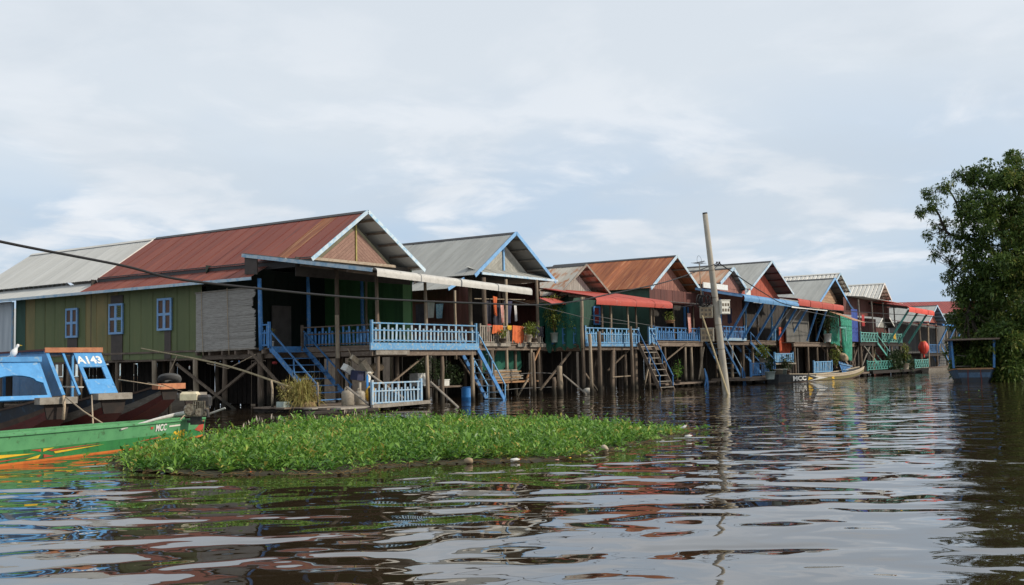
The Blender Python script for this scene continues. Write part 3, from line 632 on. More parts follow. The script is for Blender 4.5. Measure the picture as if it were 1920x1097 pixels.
# ---------------------------------------------------------------- third house: small patchy gable
Cc=thing('stilt_house','small house with patchy rusted grey roof, grey plank gable and long red awning','house',(19.7,5,0),'stilt houses along the canal')
gable_roof(Cc,19.73,.25,9,7.61,3.25,5.62,3.15,5.85,'patchy_tin','old_board_wood',over=.75,bw=.13)
sheets(Cc,'skirt_sheet',(16.55,9,5.54),(0,-1,0),(-1.5,0,-.42),9.2,1.56,'tan_tin',.8,.010,8)
gable_boards(Cc,19.73,1.0,7.22,5.75,.61,'vert','grey_board',.21,.03)
part('gable_sill','old_board_wood',Cc,lambda b:b.box(17.2,22.4,.88,1.02,5.66,5.76))
sheets(Cc,'wall_panel',(16.6,9,5.6),(0,-1,0),(0,0,-1),9.3,2.9,'deep_green_wall',.85,.011,6)
sheets(Cc,'wall_panel',(16.6,3.05,5.9),(1,0,0),(0,0,-1),14,3.2,'deep_green_wall',.85,.011,6)
window(Cc,3.02,28.4,2.1,4.18,5.42,'blue_paint','red_shutter',nx=-1,axis='y')
window(Cc,3.02,26.0,1.6,4.18,5.40,'blue_paint','red_shutter',nx=-1,axis='y')
lipC=[(0,0),(3.5,0),(3.72,.015),(3.86,.07),(3.94,.16),(3.96,.40)]
sheets(Cc,'awning_sheet',(15.25,.95,6.0),(1,0,.008),(0,-1,-.185),9.6,4,'red_awning',2.4,.026,14,prof=lipC)
sheets(Cc,'awning_sheet',(13.3,-.35,5.30),(1,0,.01),(0,-1,-.42),1.9,.9,'red_awning',.95,.022,4)
for yy,zz in ((-2.2,5.25),(.7,5.85)): MB().bar((15.0,yy,zz),(24.6,yy,zz+.06),.08,.12).build('porch_beam','board_wood',Cc)
floor_frame(Cc,15.0,24.5,-2.3,9,2.74)
part('fascia','sky_blue_paint',Cc,lambda b:b.box(14.95,21.3,-2.39,-2.31,2.60,2.76))
railing(Cc,(15.0,-2.3),(21.3,-2.3),2.74,.88,'sky_blue_paint',.24,'alt',.12); railing(Cc,(15,-2.25),(15,1),2.74,.88,'blue_paint',.24,'alt',.1)
railing(Cc,(22.7,-2.3),(23.6,-2.3),2.74,.95,'sky_blue_paint',.24,'alt',.1)
posts(Cc,[(14.75,-2.25,2.5,5.3,.09,'pale_post_wood'),(17.1,-2.2,2.7,5.3,.07),(18.1,-2.2,2.7,5.3,.08,'pale_post_wood'),(20.2,-2.2,2.7,5.3,.06,'pale_post_wood'),(21.3,-2.2,2.7,5.3,.06),(23.3,-2.2,2.7,5.3,.07,'pale_post_wood')],name='porch_post')
posts(Cc,[(14.95,-2.15,-.6,2.6,.11),(18.2,-2.1,-.6,2.6,.14,'post_wood',.2),(21.2,-2.1,-.6,2.6,.14,'post_wood',.12),(20.5,-1.8,-.6,2.6,.1),(23.2,-2,-.6,2.5,.1)]+[(x,y,-.6,2.5,.11) for x in (15.5,18.5,21.5,24) for y in (1,4,7)])
bars(Cc,'brace','post_wood',[((11.5,-1.5,.3),(14.9,-1.4,2.3),.09,.09),((15.3,-1.9,1.3),(17.2,-1.9,-.1),.09,.09),((18.3,-1.8,1.2),(21,-1.8,2.4),.07,.07),((22.0,-2.2,.1),(23.0,-2.2,1.9),.10,.10,'pale_post_wood'),((18.0,-2.3,.85),(20.4,-2.3,.88),.05,.05,'pale_post_wood')])
stairs(Cc,(20.95,-2.45,2.80),(20.95,-3.85,-.05),(1.55,-.1,0),8,'board_wood','old_board_wood',hand=.8,mh='blue_paint')
screen(Cc,15.2,25,2.2,-.1,2.5)
# ---------------------------------------------------------------- fourth house: strong rust roof
D=thing('stilt_house','house with a bright orange rust roof and pale blue gable edges behind the red awning','house',(30.1,4,0),'stilt houses along the canal')
gable_roof(D,30.13,-.85,9,8.82,4.1,6.44,4.1,6.44,'rust_tin','white_blue_trim',over=.8,bw=.2)
sheets(D,'wall_panel',(26.3,9,6.5),(0,-1,0),(0,0,-1),9.6,3.6,'deep_green_wall',.85,.011,6)
sheets(D,'wall_panel',(26.3,-.55,6.45),(1,0,0),(0,0,-1),8,1.0,'maroon_wall',.85,.011,6)
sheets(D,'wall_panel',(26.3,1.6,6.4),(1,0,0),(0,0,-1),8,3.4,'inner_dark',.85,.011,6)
gable_boards(D,30.13,.0,8.45,6.44,.58,'vert','rose_gable',.3,.03)
sheets(D,'awning_sheet',(25.4,-.6,5.62),(1,0,.005),(0,-1,-.10),7.2,1.9,'grey_tin',.8,.010,8)
floor_frame(D,25.3,33,-1.3,9,3.0)
railing(D,(25.4,-1.25),(32.4,-1.25),3.02,.86,'blue_paint',.30,'alt',.16)
posts(D,[(25.6,-1.2,3,5.5,.07),(28.6,-1.2,3,5.5,.07),(31.6,-1.2,3,5.5,.07)],name='porch_post')
posts(D,[(x,-1.1,-.6,2.9,.10,'pale_post_wood' if x>29 else 'post_wood') for x in (25.6,27.4,30.4,31.4,33)]+[(x,y,-.6,2.9,.1) for x in (26,29,32) for y in (2,5)])
bars(D,'brace','post_wood',[((26.2,-1.5,1.6),(30.2,-1.4,2.9),.07,.07),((31.4,-1.6,.4),(32.6,-1.5,2.6),.08,.08,'pale_post_wood')])
screen(D,25,35,2.5,-.1,2.8)
part('landing','board_wood',D,lambda b:b.box(25.0,33,-2.2,-.6,.18,.28))
# ---------------------------------------------------------------- fifth: little annexe with tan roof
E_=thing('stilt_house','little annexe with tan and rust roof and brown gable behind the leaning utility pole','house',(38.3,0,0),'stilt houses along the canal')
gable_roof(E_,38.34,-1.5,2.2,8.45,2.5,7.24,2.7,6.92,'tan_tin','white_blue_trim',over=.5,bw=.26)
gable_boards(E_,38.34,-1.1,8.2,6.95,.52,'vert','rose_gable',.4,.03)
sheets(E_,'wall_panel',(36.0,-1.08,7.0),(1,0,0),(0,0,-1),4.8,4.0,'rose_gable',.9,.011,6)
sheets(E_,'wall_panel',(36.0,2.2,7.3),(0,-1,0),(0,0,-1),3.2,4.2,'maroon_wall',.85,.011,6)
for a0,a1 in ((32.6,34.1),(34.5,36.9)): part('white_board','white_paint',E_,lambda b:b.box(a0,a1,-1.62,-1.55,6.72,7.10))
part('white_board','white_paint',E_,lambda b:b.box(40.3,41.3,-1.62,-1.55,6.4,6.95))
posts(E_,[(x,y,-.6,7,.09) for x in (36,40.6) for y in (-.9,2)])
# ---------------------------------------------------------------- sixth: red gable, blue awning
F_=thing('stilt_house','house with a tall red gable under grey roof and blue awning held by blue braces','house',(45.3,3,0),'stilt houses along the canal')
gable_roof(F_,45.3,-1.9,7,9.41,4.8,7.0,4.75,7.02,'grey_tin','white_blue_trim',over=1.1,bw=.18,purlin='maroon_wall')
gable_boards(F_,45.3,-.8,9.0,6.3,.52,'vert','red_gable',.9,.03)
lipF=[(0,0),(3.3,0),(3.5,.02),(3.62,.09),(3.68,.2),(3.68,.42)]
sheets(F_,'awning_sheet',(33.2,-.75,6.78),(1,0,-.01),(0,-1,-.19),11.0,3.7,'blue_awning',2.8,.028,17,prof=lipF)
MB().bar((33.17,-.75,6.72),(33.17,-4.2,6.02),.05,.16).build('fascia','blue_trim',F_)
for x in (34.6,37.4,40.0,42.4,44.6,47.0): MB().bar((x,-4.1,5.75),(x-.1,-2.45,3.15),.11,.14).build('brace','blue_paint',F_)
for x,q in ((40.6,'pale_post_wood'),(43.6,'white_paint'),(46.0,'white_paint')): MB().bar((x+.4,-3.7,5.5),(x,-2.6,3.95),.06,.07).build('brace',q,F_)
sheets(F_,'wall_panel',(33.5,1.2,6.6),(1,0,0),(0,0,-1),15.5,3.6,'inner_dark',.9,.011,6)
for x in (35.2,35.9,36.6): part('wall_strip','blue_paint',F_,lambda b:b.box(x,x+.28,1.1,1.16,3.2,5.6))
posts(F_,[(38.6,-2.2,3.1,5.9,.07,'sky_blue_paint'),(44.0,-2.2,3.1,6,.08,'sky_blue_paint'),(41,-2.2,3.1,5.9,.07),(34,-2.2,3.1,6,.07,'blue_paint')],name='porch_post')
floor_frame(F_,33.5,48,-2.35,6,3.1)
part('fascia','pale_blue_paint',F_,lambda b:b.box(33.6,38.0,-2.46,-2.36,3.05,3.24))
railing(F_,(33.6,-2.3),(38.0,-2.3),3.12,.92,'blue_paint',.28,'alt',.12); railing(F_,(44.2,-2.3),(48,-2.3),3.12,1.0,'sky_blue_paint',.28,'all',.13)
stairs(F_,(38.9,-2.4,2.95),(44.9,-2.4,.35),(0,1.3,0),8,'blue_paint','pale_blue_paint',mh='blue_paint')
stairs(F_,(33.6,-2.4,3.05),(37.2,-2.4,.2),(0,1.2,0),8,'blue_paint','pale_blue_paint',mh='pale_blue_paint')
posts(F_,[(x,-2.1,-.6,3,.11,'pale_post_wood' if i%2 else 'post_wood') for i,x in enumerate((34,36,38,40,43,45.5,48))]+[(x,2,-.6,3,.1) for x in (35,39,43,47)])
screen(F_,33,50,1.4,-.1,3.0); part('landing','board_wood',F_,lambda b:b.box(33,51.5,-4.6,-1.8,.25,.42))
railing(F_,(33.2,-4.6),(37.8,-4.6),.55,.88,'blue_paint',.30,'all',.17); railing(F_,(39.7,-3.9),(43.6,-3.9),1.42,.66,'sky_blue_paint',.26,'all',.17); railing(F_,(46.6,-4.5),(51.1,-4.5),.52,.88,'sky_blue_paint',.28,'all',.15)
part('shelf','old_board_wood',F_,lambda b:b.box(39.4,44,-4.0,-3.0,1.28,1.38)); part('back_board','dark_wood',F_,lambda b:b.box(39,46,-3.2,-3.1,.4,1.25))
# ---------------------------------------------------------------- seventh: grey concave roof with wooden gable
G=thing('stilt_house','house with curved blue gable edge, wooden plank gable and green nets on its porch','house',(59,2,0),'stilt houses along the canal')
gable_roof(G,59.0,-2.6,5,8.78,4.4,6.55,4.4,6.45,'grey_tin','blue_trim',over=.9,bw=.2)
MB().bar((63.4,-2.63,6.40),(65.2,-2.63,5.75),.05,.22).build('bargeboard','blue_trim',G)
sheets(G,'skirt_sheet',(63.4,-2.6,6.42),(0,1,0),(1.8,0,-.66),7,1.9,'grey_tin',.9,.010,8)
gable_boards(G,59.0,-1.9,8.35,6.0,.51,'horiz','wood_gable',.26,.04)
lipG=[(0,0),(1.7,0),(1.85,.03),(1.93,.12),(1.95,.5)]
sheets(G,'awning_sheet',(44.2,-2.4,6.50),(1,0,-.012),(0,-1,-.12),11.4,1.9,'red_awning',2.9,.028,17,prof=lipG)
sheets(G,'awning_sheet',(52.2,-2.3,6.25),(1,0,-.03),(0,-1,-.40),3.2,4.2,'tan_tin',.8,.010,8)
part('fascia','white_paint',G,lambda b:b.box(42.5,51,-4.36,-4.3,5.52,5.64))
part('tarp_wall','tarp_grey',G,lambda b:b.box(45.2,50.6,-2.9,-2.82,3.0,5.6))
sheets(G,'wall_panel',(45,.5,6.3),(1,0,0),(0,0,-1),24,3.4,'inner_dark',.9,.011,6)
floor_frame(G,45,64,-3.6,5,2.98)
for x in (48.6,50.9): MB().bar((x,-4.3,5.6),(x-.1,-3.4,3.1),.1,.12).build('brace','blue_paint',G)
cloth('net_curtain','','',(52.9,-3.95,5.5),(55.3,-3.95,5.3),2.6,'net_jade',4,.12,parent=G); cloth('net_curtain','','',(55.6,-3.95,5.3),(58.9,-3.95,5.0),3.6,'net_jade',5,.16,parent=G,taper=.35)
part('window_frame','turquoise_paint',G,lambda b:(b.box(54.6,54.75,-4.16,-4.1,3.1,4.3),b.box(56.4,56.55,-4.16,-4.1,3.1,4.3),b.box(54.6,56.55,-4.17,-4.11,4.2,4.32)))
cloth('tarp','','',(59.4,-3.8,6.0),(61.3,-3.8,6.0),2.9,'tarp_blue',2,.06,parent=G)
railing(G,(52.4,-3.6),(54.2,-3.6),3.0,.9,'turquoise_paint',.25,'all',.08)
stairs(G,(53.6,-3.9,3.0),(59.4,-3.9,.2),(0,1.2,0),8,'board_wood','old_board_wood',mh='board_wood')
posts(G,[(x,-3.4,-.6,2.9,.11) for x in (45.5,48.5,51,53.5,57,61,63.5)]+[(x,1,-.6,2.9,.1) for x in (46,51,56,61)])
screen(G,45,65,1.2,-.1,2.9); part('landing','board_wood',G,lambda b:b.box(52,65,-4.9,-2.5,.25,.4))
bars(G,'brace','board_wood',[((54.2,-3.2,.4),(56.4,-3.2,2.9)),((59,-3.6,.3),(62,-3.6,2.9)),((62,-3.6,.3),(63.5,-3.6,2.9))])
Gw=thing('stilt_house','white ribbed roof house rising behind the grey curved roof','house',(64.3,3,0),'stilt houses along the canal')
gable_roof(Gw,64.35,-1.5,9,9.63,3.0,7.95,3.0,7.95,'ribbed_white','white_blue_trim',kind='rib',n=2,amp=.06,over=.8,ridge='ribbed_white')
gable_boards(Gw,64.35,-.7,9.2,7.9,.55,'vert','maroon_wall',.5,.03)
sheets(Gw,'wall_panel',(61.5,-.6,8.2),(1,0,0),(0,0,-1),5.8,5.2,'maroon_wall',.9,.011,6)
posts(Gw,[(x,y,-.6,8,.1) for x in (61.8,66.8) for y in (.2,8)])
# ---------------------------------------------------------------- eighth: white ribbed roof, teal balcony
Hh=thing('stilt_house','maroon house with white ribbed roof, teal balcony and teal braced red awning','house',(75,2,0),'stilt houses along the canal')
gable_roof(Hh,75,-2.7,7,9.15,2.5,7.5,2.5,7.5,'ribbed_white','white_paint',kind='rib',n=2,amp=.06,over=.9,ridge='ribbed_white')
gable_boards(Hh,75,-1.8,8.7,7.3,.66,'vert','red_gable',.5,.03)
sheets(Hh,'skirt_sheet',(72.6,7,7.5),(0,-1,0),(-2,0,-.35),9.5,2.0,'ribbed_white',.9,.05,2,'rib')
sheets(Hh,'awning_sheet',(62.5,-1.4,7.45),(1,0,-.01),(0,-1,-.10),13.6,2.8,'ribbed_white',.9,.03,4)
lipH=[(0,0),(3.2,0),(3.4,.03),(3.5,.12),(3.52,.5)]
sheets(Hh,'awning_sheet',(69.6,-2.9,7.0),(1,0,-.01),(0,-1,-.17),10.2,3.3,'bright_red',2.6,.02,12,prof=lipH)
MB().bar((69.5,-1.2,7.15),(69.5,-6.2,6.28),.06,.2).build('fascia','dark_wood',Hh)
sheets(Hh,'wall_panel',(61.2,-2.6,7.2),(1,0,0),(0,0,-1),15.5,1.6,'maroon_wall',.9,.011,6)
sheets(Hh,'wall_panel',(61.2,-1.2,5.6),(1,0,0),(0,0,-1),15.5,2.6,'maroon_wall',.9,.011,6)
floor_frame(Hh,61,78,-4.1,6,3.05,'dark_wood')
def lattice(root,a,b,z,h,m):
    r=railing(root,a,b,z,h,m,.9,'all',.08); n=max(2,round((V(b)-V(a)).length/.9)); q=MB()
    for i in range(n):
        p=V((*a,z+.1)).lerp(V((*b,z+.1)),i/n); s=V((*a,z+.1)).lerp(V((*b,z+.1)),(i+1)/n)
        q.bar(p,s+V((0,0,h-.15)),.06,.04); q.bar(s,p+V((0,0,h-.15)),.06,.04)
    q.build('lattice',m,r)
lattice(Hh,(61.2,-4.05),(66.6,-4.05),3.06,.85,'turquoise_paint'); lattice(Hh,(68.2,-4.05),(75.4,-4.05),3.06,.85,'turquoise_paint')
for x in (61.4,65.6,69.5,73.5): MB().bar((x,-4,3.1),(x,-3.9,6.9),.10,.10).build('porch_post','old_board_wood',Hh)
for x in (70.4,74.2,78.2): MB().bar((x,-6.1,6.15),(x-.3,-4.1,3.0),.16,.18).build('brace','teal_paint',Hh)
stairs(Hh,(66.0,-4.2,3.0),(72.4,-4.2,.5),(0,1.4,0),8,'teal_paint','pale_post_wood',mh='turquoise_paint')
posts(Hh,[(x,-3.9,-.6,3,.13) for x in (61.5,65,69,72,75.5,78)]+[(x,1,-.6,3,.1) for x in (62,67,72,77)])
bars(Hh,'brace','old_board_wood',[((61.6,-3.9,.8),(64.8,-3.9,2.9)),((62,-4,2.8),(65,-4,1.6)),((66,-3.5,.6),(67.4,-3.5,2.6),.3,.1,'bamboo')])
lattice(Hh,(60.6,-4.7),(68.8,-4.7),.5,.8,'teal_paint'); lattice(Hh,(71,-4.9),(74.5,-4.9),.45,.8,'turquoise_paint'); lattice(Hh,(76,-5.1),(81.5,-5.1),.45,.85,'turquoise_paint')
part('landing','dark_wood',Hh,lambda b:b.box(60.5,82,-5.2,-3,.2,.45)); screen(Hh,61,82,.8,-.1,3)
# ---------------------------------------------------------------- ninth: weathered grey house with red gable
Jj=thing('stilt_house','weathered grey house with small red gable and blue tin awning beside the tree','house',(99,2,0),'stilt houses along the canal')
gable_roof(Jj,98.95,-2.5,5,7.73,4.6,5.7,4.4,5.8,'grey_tin','white_blue_trim',over=.9)
gable_boards(Jj,98.95,-1.6,7.35,5.6,.46,'vert','red_gable',.7,.03)
sheets(Jj,'wall_panel',(84,-1.5,5.5),(1,0,0),(0,0,-1),24,5.3,'weathered_board',.9,.02,4)
sheets(Jj,'awning_sheet',(80,-1.6,5.6),(1,0,-.01),(0,-1,-.18),9,3.4,'red_awning',.8,.02,5)
sheets(Jj,'awning_sheet',(88.5,-2,5.65),(1,0,-.02),(0,-1,-.14),15,3.2,'blue_awning',.8,.02,5)
part('fascia','plastic_blue',Jj,lambda b:b.box(88.5,103,-5.3,-5.2,5.0,5.18))
posts(Jj,[(x,-4.6,-.6,5.2,.12,'pale_post_wood' if i%2 else 'post_wood') for i,x in enumerate((81,84,88,93,98,103))],name='porch_post')
for x in (92,96,100): MB().bar((x,-5,4.9),(x-2.6,-4.4,2.6),.14,.14).build('brace','blue_paint',Jj)
stairs(Jj,(89.5,-4.8,2.6),(94.5,-4.8,.3),(0,1.4,0),7,'blue_paint','pale_blue_paint'); railing(Jj,(84,-4.6),(89,-4.6),2.0,.9,'blue_paint',.4,'all',.1)
floor_frame(Jj,82,104,-4.7,-1.5,2.0,'dark_wood'); screen(Jj,82,104,-1.4,-.1,2.2)
# small gable seen between them
Kk=thing('stilt_house','low shed with a pale triangular gable front behind the teal balcony','house',(84,3,0),'stilt houses along the canal')
gable_roof(Kk,83.5,-.5,4,6.6,3.6,4.9,3.6,4.9,'grey_tin','white_paint',over=.6)
gable_boards(Kk,83.5,.1,6.2,4.9,.47,'vert','grey_board',.4,.03)
sheets(Kk,'wall_panel',(80,.2,5.0),(1,0,0),(0,0,-1),7,5,'maroon_wall',.9,.02,4)
# far long red roof, lying across the end of the canal
I_=thing('long_building','long building with a red tin roof closing the end of the canal','house',(121.5,3.5,0))
ux=V((.559,-.829,0)); ay=V((.829,.559,0)); p0=V((118.2,8.1,0))
ps=[p0+V((0,0,7.6)),p0+ay*6+V((0,0,9.6))]
sheets(I_,'roof_sheet',tuple(ps[1]),ux,ps[0]-ps[1],16,(ps[0]-ps[1]).length,'far_red_tin',.8,.03,2,'rib')
sheets(I_,'roof_sheet',tuple(ps[1]+ux*16),-ux,(ay*6-V((0,0,2))),16,6.3,'far_red_tin',.8,.03,2,'rib')
q=p0+ay*.5; sheets(I_,'wall_panel',(q.x,q.y,7.7),ux,(0,0,-1),16,7.6,'weathered_board',.9,.02,4)
MB().bar(p0+V((0,0,7.5)),p0+ux*16+V((0,0,7.5)),.1,.25).build('fascia','white_paint',I_)
# ---------------------------------------------------------------- boats
def strip(ca,cb,th):
    """closed strip between two curves (hull strake), thickness th towards the inside"""
    n=len(ca); vs=[];fs=[]
    for i in range(n):
        d=(V(ca[min(i+1,n-1)])-V(ca[max(i-1,0)])).normalized(); u=(V(cb[i])-V(ca[i])); nn=d.cross(u); nn=nn.normalized()*th if nn.length>1e-6 else V((0,0,0))
        vs+= [V(ca[i]),V(cb[i]),V(cb[i])+nn,V(ca[i])+nn]
    for i in range(n-1):
        q=4*i
        for k in range(4): fs.append((q+k,q+(k+1)%4,q+4+(k+1)%4,q+4+k))
    fs+= [(0,3,2,1),(4*n-4,4*n-3,4*n-2,4*n-1)]
    return vs,fs
class Hull:
    def __init__(s,org,f,L,beam,fn):
        s.o=V(org); s.f=V((*f,0)).normalized(); s.r=V((s.f.y,-s.f.x,0)); s.L=L; s.beam=beam; s.fn=fn
    def P(s,a,c,z): return s.o+s.f*(a*s.L)+s.r*c+V((0,0,z))
    def pt(s,a,side,t):
        """a along 0 stern..1 bow; t 0 keel edge .. 1 gunwale"""
        b,zk,zs,fl=s.fn(a); b*=s.beam/2; w_=b*(fl+(1-fl)*t**.8)
        return s.P(a,side*w_,zk+(zs-zk)*t)
    def strakes(s,root,levels,n=16,th=.035):
        for (t0,t1,m,nm) in levels:
            for side in (-1,1):
                ca=[s.pt(i/n,side,t0) for i in range(n+1)]; cb=[s.pt(i/n,side,t1) for i in range(n+1)]
                vs,fs=strip(ca,cb,th*(-side)); MB().add(vs,fs).build(nm,m,root,False)
    def bottom(s,root,m,n=16,t=0.02,name='bottom'):
        b=MB(); 
        for i in range(n+1): b.v+= [tuple(s.pt(i/n,-1,t)),tuple(s.pt(i/n,1,t))]
        for i in range(n): b.f.append((2*i,2*i+1,2*i+3,2*i+2))
        return b.build(name,m,root)
    def cap(s,root,a,m,name='transom',t0=0):
        P=[s.pt(a,-1,t0),s.pt(a,1,t0),s.pt(a,1,1),s.pt(a,-1,1)]
        MB().prism(P,s.f*.04).build(name,m,root)
    def rail(s,root,m,n=16,w_=.06,h=.05,name='gunwale',a0=0,a1=1):
        for side in (-1,1):
            b=MB()
            for i in range(n):
                b.bar(s.pt(a0+(a1-a0)*i/n,side,1)+V((0,0,h/2)),s.pt(a0+(a1-a0)*(i+1)/n,side,1)+V((0,0,h/2)),w_,h)
            b.build(name,m,root)
def canoe(a):           # low boat with long raked bow
    e=1-a
    b=(min(1,.55+a*1.5) if a<.3 else 1)*(1-max(0,(a-.62)/.38)**1.7*.62)
    zk=-.14+max(0,(a-.6)/.4)**2*1.02; zs=.50+max(0,(a-.35)/.65)**2*.72
    return b,zk,zs,.72
def wooden_boat(name,label,bow,f,L,beam,lv,group,block='old_board_wood',blk=(.55,.16),zb=1.15):
    """bow = tip at gunwale height"""
    f=V((*f,0)).normalized(); t=thing(name,label,'boat',(bow[0]-f.x*L/2,bow[1]-f.y*L/2,0),group)
    def fn(a):
        b,zk,zs,fl=canoe(a); k=(bow[2]-.5)/.72; zz=.5+(zs-.5)*k
        return b,-.14+(zk+.14)*k*.92,zz,fl
    h=Hull((bow[0]-f.x*L,bow[1]-f.y*L,0),(f.x,f.y),L,beam,fn); h.strakes(t,lv); h.bottom(t,lv[0][2]); h.bottom(t,'hull_brown',t=.28,name='floor'); h.rail(t,'hull_brown'); h.cap(t,1,'stem_shade_black','stem'); h.cap(t,0,lv[-1][2])
    w_=.46; c=h.P(1,0,bow[2]); r=h.r
    MB().bar(c-r*w_-V((0,0,.02)),c+r*w_-V((0,0,.02)),.30,blk[1]).build('bow_block',block,t)
    for a in (.25,.5,.75): MB().bar(h.pt(a,-1,.8),h.pt(a,1,.8),.18,.04).build('thwart','hull_brown',t)
    return t,h
LV1=[(.02,.36,'hull_red','strake'),(.36,.66,'hull_grey','strake'),(.66,1.0,'hull_navy','strake')]
LV2=[(.02,.40,'hull_red','strake'),(.40,.60,'hull_brown','strake'),(.60,1.0,'hull_navy','strake')]
LV3=[(.02,.5,'hull_grey','strake'),(.5,1.0,'hull_grey','strake')]
FB=(-.15,-.99)
b1,h1=wooden_boat('cabin_boat','blue cabin boat with A143 painted over its raked windscreen','',FB,1,1,LV1,'') if 0 else (None,None)
def cabin(t,h,a_top,a_bot,a_back,wd,zt,zb,roof_m,panel,off=0):
    """raked front frame between a_top (roof) and a_bot (deck)"""
    r=h.r; T=lambda a,c,z: h.P(a,c-off,z)
    hw=wd/2
    for s in (-1,1):
        MB().bar(T(a_top,s*hw,zt),T(a_bot,s*hw,zb),.09,.07).build('pillar','boat_blue',t)
        MB().bar(T(a_back,s*hw,zb-.2),T(a_back,s*hw,zt),.08,.08).build('pillar','boat_blue',t)
        MB().bar(T((a_top+a_back)/2,s*hw,zb-.1),T((a_top+a_back)/2,s*hw,zt),.07,.07).build('pillar','boat_blue',t)
        MB().bar(T(a_top,s*hw,zt-.03),T(a_back,s*hw,zt-.03),.06,.10).build('roof_rail','boat_blue',t)
    a_m=a_top*.35+a_back*.65
    e=MB().prism([T(a_top,hw,zt),T(a_bot,hw,zb),T(a_m,hw,zb-.12),T(a_m,hw,zt)],r*.03); e.build('side_panel','boat_blue',t)
    b=MB(); P=[T(a_top+.012,-hw-.08,zt),T(a_top+.012,hw+.08,zt),T(a_back-.01,hw+.08,zt-.02),T(a_back-.01,-hw-.08,zt-.02)]
    b.prism(P,(0,0,.05)); b.build('cabin_roof',roof_m,t)
    MB().bar(P[0]+V((0,0,.02)),P[1]+V((0,0,.02)),.05,.13).build('roof_edge','cabin_roof_orange' if panel=='A143' else 'boat_blue',t)
    def F(u,w_):              # point on the raked front; u across -1..1, w 0 top..1 bottom
        return T(a_top,u*hw,zt).lerp(T(a_bot,u*hw,zb),w_)
    nf=(F(1,0)-F(-1,0)).cross(F(-1,1)-F(-1,0)).normalized()
    if nf.dot(h.f)<0: nf=-nf
    if panel=='A143':
        u0,u1=-.98,.02
        for w0,w1 in ((0.05,.40),(.68,1.0)): MB().prism([F(u0,w0),F(u1,w0),F(u1,w1),F(u0,w1)],nf*.04).build('screen_panel','boat_blue',t)
        for ua,ub in ((u0,u0+.14),(u1-.14,u1)): MB().prism([F(ua,.405),F(ub,.405),F(ub,.675),F(ua,.675)],nf*.04).build('screen_post','boat_blue',t)
        MB().bar(F(.40,0),F(.40,1),.06,.05).build('screen_post','boat_blue',t)
        c=F((u0+u1)/2,.25)+nf*.043; xa=-(F(1,0)-F(-1,0)).normalized(); ya=(F(0,0)-F(0,1)).normalized()
        if xa.cross(ya).dot(nf)<0: xa=-xa
        text_mesh('lettering','A143',.36,'white_paint',t,frame(c,xa,ya,nf),.003,.012,sx=.9)
    else:
        pts=[F(-.96,.05),F(.96,.05),F(.96,.62)]+[F(math.cos(k*math.pi/8)*.72,.56-.15*math.sin(k*math.pi/8)) for k in range(9)]+[F(-.96,.62)]
        MB().prism(pts,nf*.04).build('screen_panel','boat_blue',t)
        MB().prism([F(-.98,.93),F(.98,.93),F(.98,1.03),F(-.98,1.03)],nf*.05).build('screen_sill','boat_blue',t)
    return F
t1,h1=wooden_boat('cabin_boat','blue cabin boat with A143 painted over its raked windscreen',(-18.72,-7.75,1.10),FB,9,1.9,LV1,'blue cabin boats moored at the left')
cabin(t1,h1,1-2.10/9,1-1.05/9,1-5.2/9,1.44,2.30,1.12,'hull_red','A143',-.10)
MB().bar(h1.P(.70,-.5,1.3),h1.P(.70,.5,1.35),.04,.04).build('steering_bar','metal_pale',t1)
t2,h2=wooden_boat('cabin_boat','left blue cabin boat with an arched windscreen panel and pale wooden bow block',(-20.58,-8.15,1.06),FB,9,1.7,LV2,'blue cabin boats moored at the left')
cabin(t2,h2,1-1.95/9,1-1.15/9,1-6/9,1.42,2.05,1.06,'boat_blue','arch',-.35)
t3,h3=wooden_boat('wooden_boat','dark wooden boat with long orange bow board beside the numbered cabin boat',(-15.75,-6.2,1.28),(-.05,-1),9,1.6,LV1,'wooden boats moored at the left',block='cabin_roof_orange')
t4,h4=wooden_boat('wooden_boat','weathered grey wooden boat behind the outboard engine under the house',(-13.6,-4.6,.95),(.05,-1),8,1.9,LV3,'wooden boats moored at the left')
# ---- green long boat, stern with engine to the right
g=thing('long_boat','long green boat with yellow and orange painted stripes and long tail engine','boat',(-21.5,-11.5,0))
def gfn(a):        # a 0 at the far left end, 1 at the stern (right)
    b=1-max(0,(a-.70)/.30)**1.6*.52-max(0,(.25-a)/.25)**2*.7
    zk=-.025+max(0,(a-.75)/.25)**2*.10; zs=.57-.06*a+max(0,(.4-a)/.4)**2*.5
    return b,zk,zs,.80
gd=V((6.9,2.05,0)).normalized(); gL=11.0; gs=V((-18.25,-10.35,0))
G_=Hull(tuple(gs-gd*gL),(gd.x,gd.y),gL,1.25,gfn)
G_.strakes(g,[(.02,.12,'boat_orange','bottom_stripe'),(.12,.51,'boat_green','strake'),(.51,1.0,'boat_lightgreen','strake')],22,.03)
G_.bottom(g,'boat_green',22,t=.22,name='floor'); G_.rail(g,'boat_lightgreen',22,.07,.035); G_.cap(g,1,'boat_green'); G_.cap(g,0,'boat_green')
for a in (.45,.6,.75): MB().bar(G_.pt(a,-1,.85),G_.pt(a,1,.85),.16,.035).build('thwart','boat_lightgreen',g)
def decal(name,m,poly,side=1,lift=.006):
    """flat paint on the near side; poly in (a,t)"""
    P=[G_.pt(a,side,t)+(G_.r*side*lift) for a,t in poly]; MB().prism(P,G_.r*side*.003).build(name,m,g)
A0=lambda px:1-(px)/gL    # metres from the stern
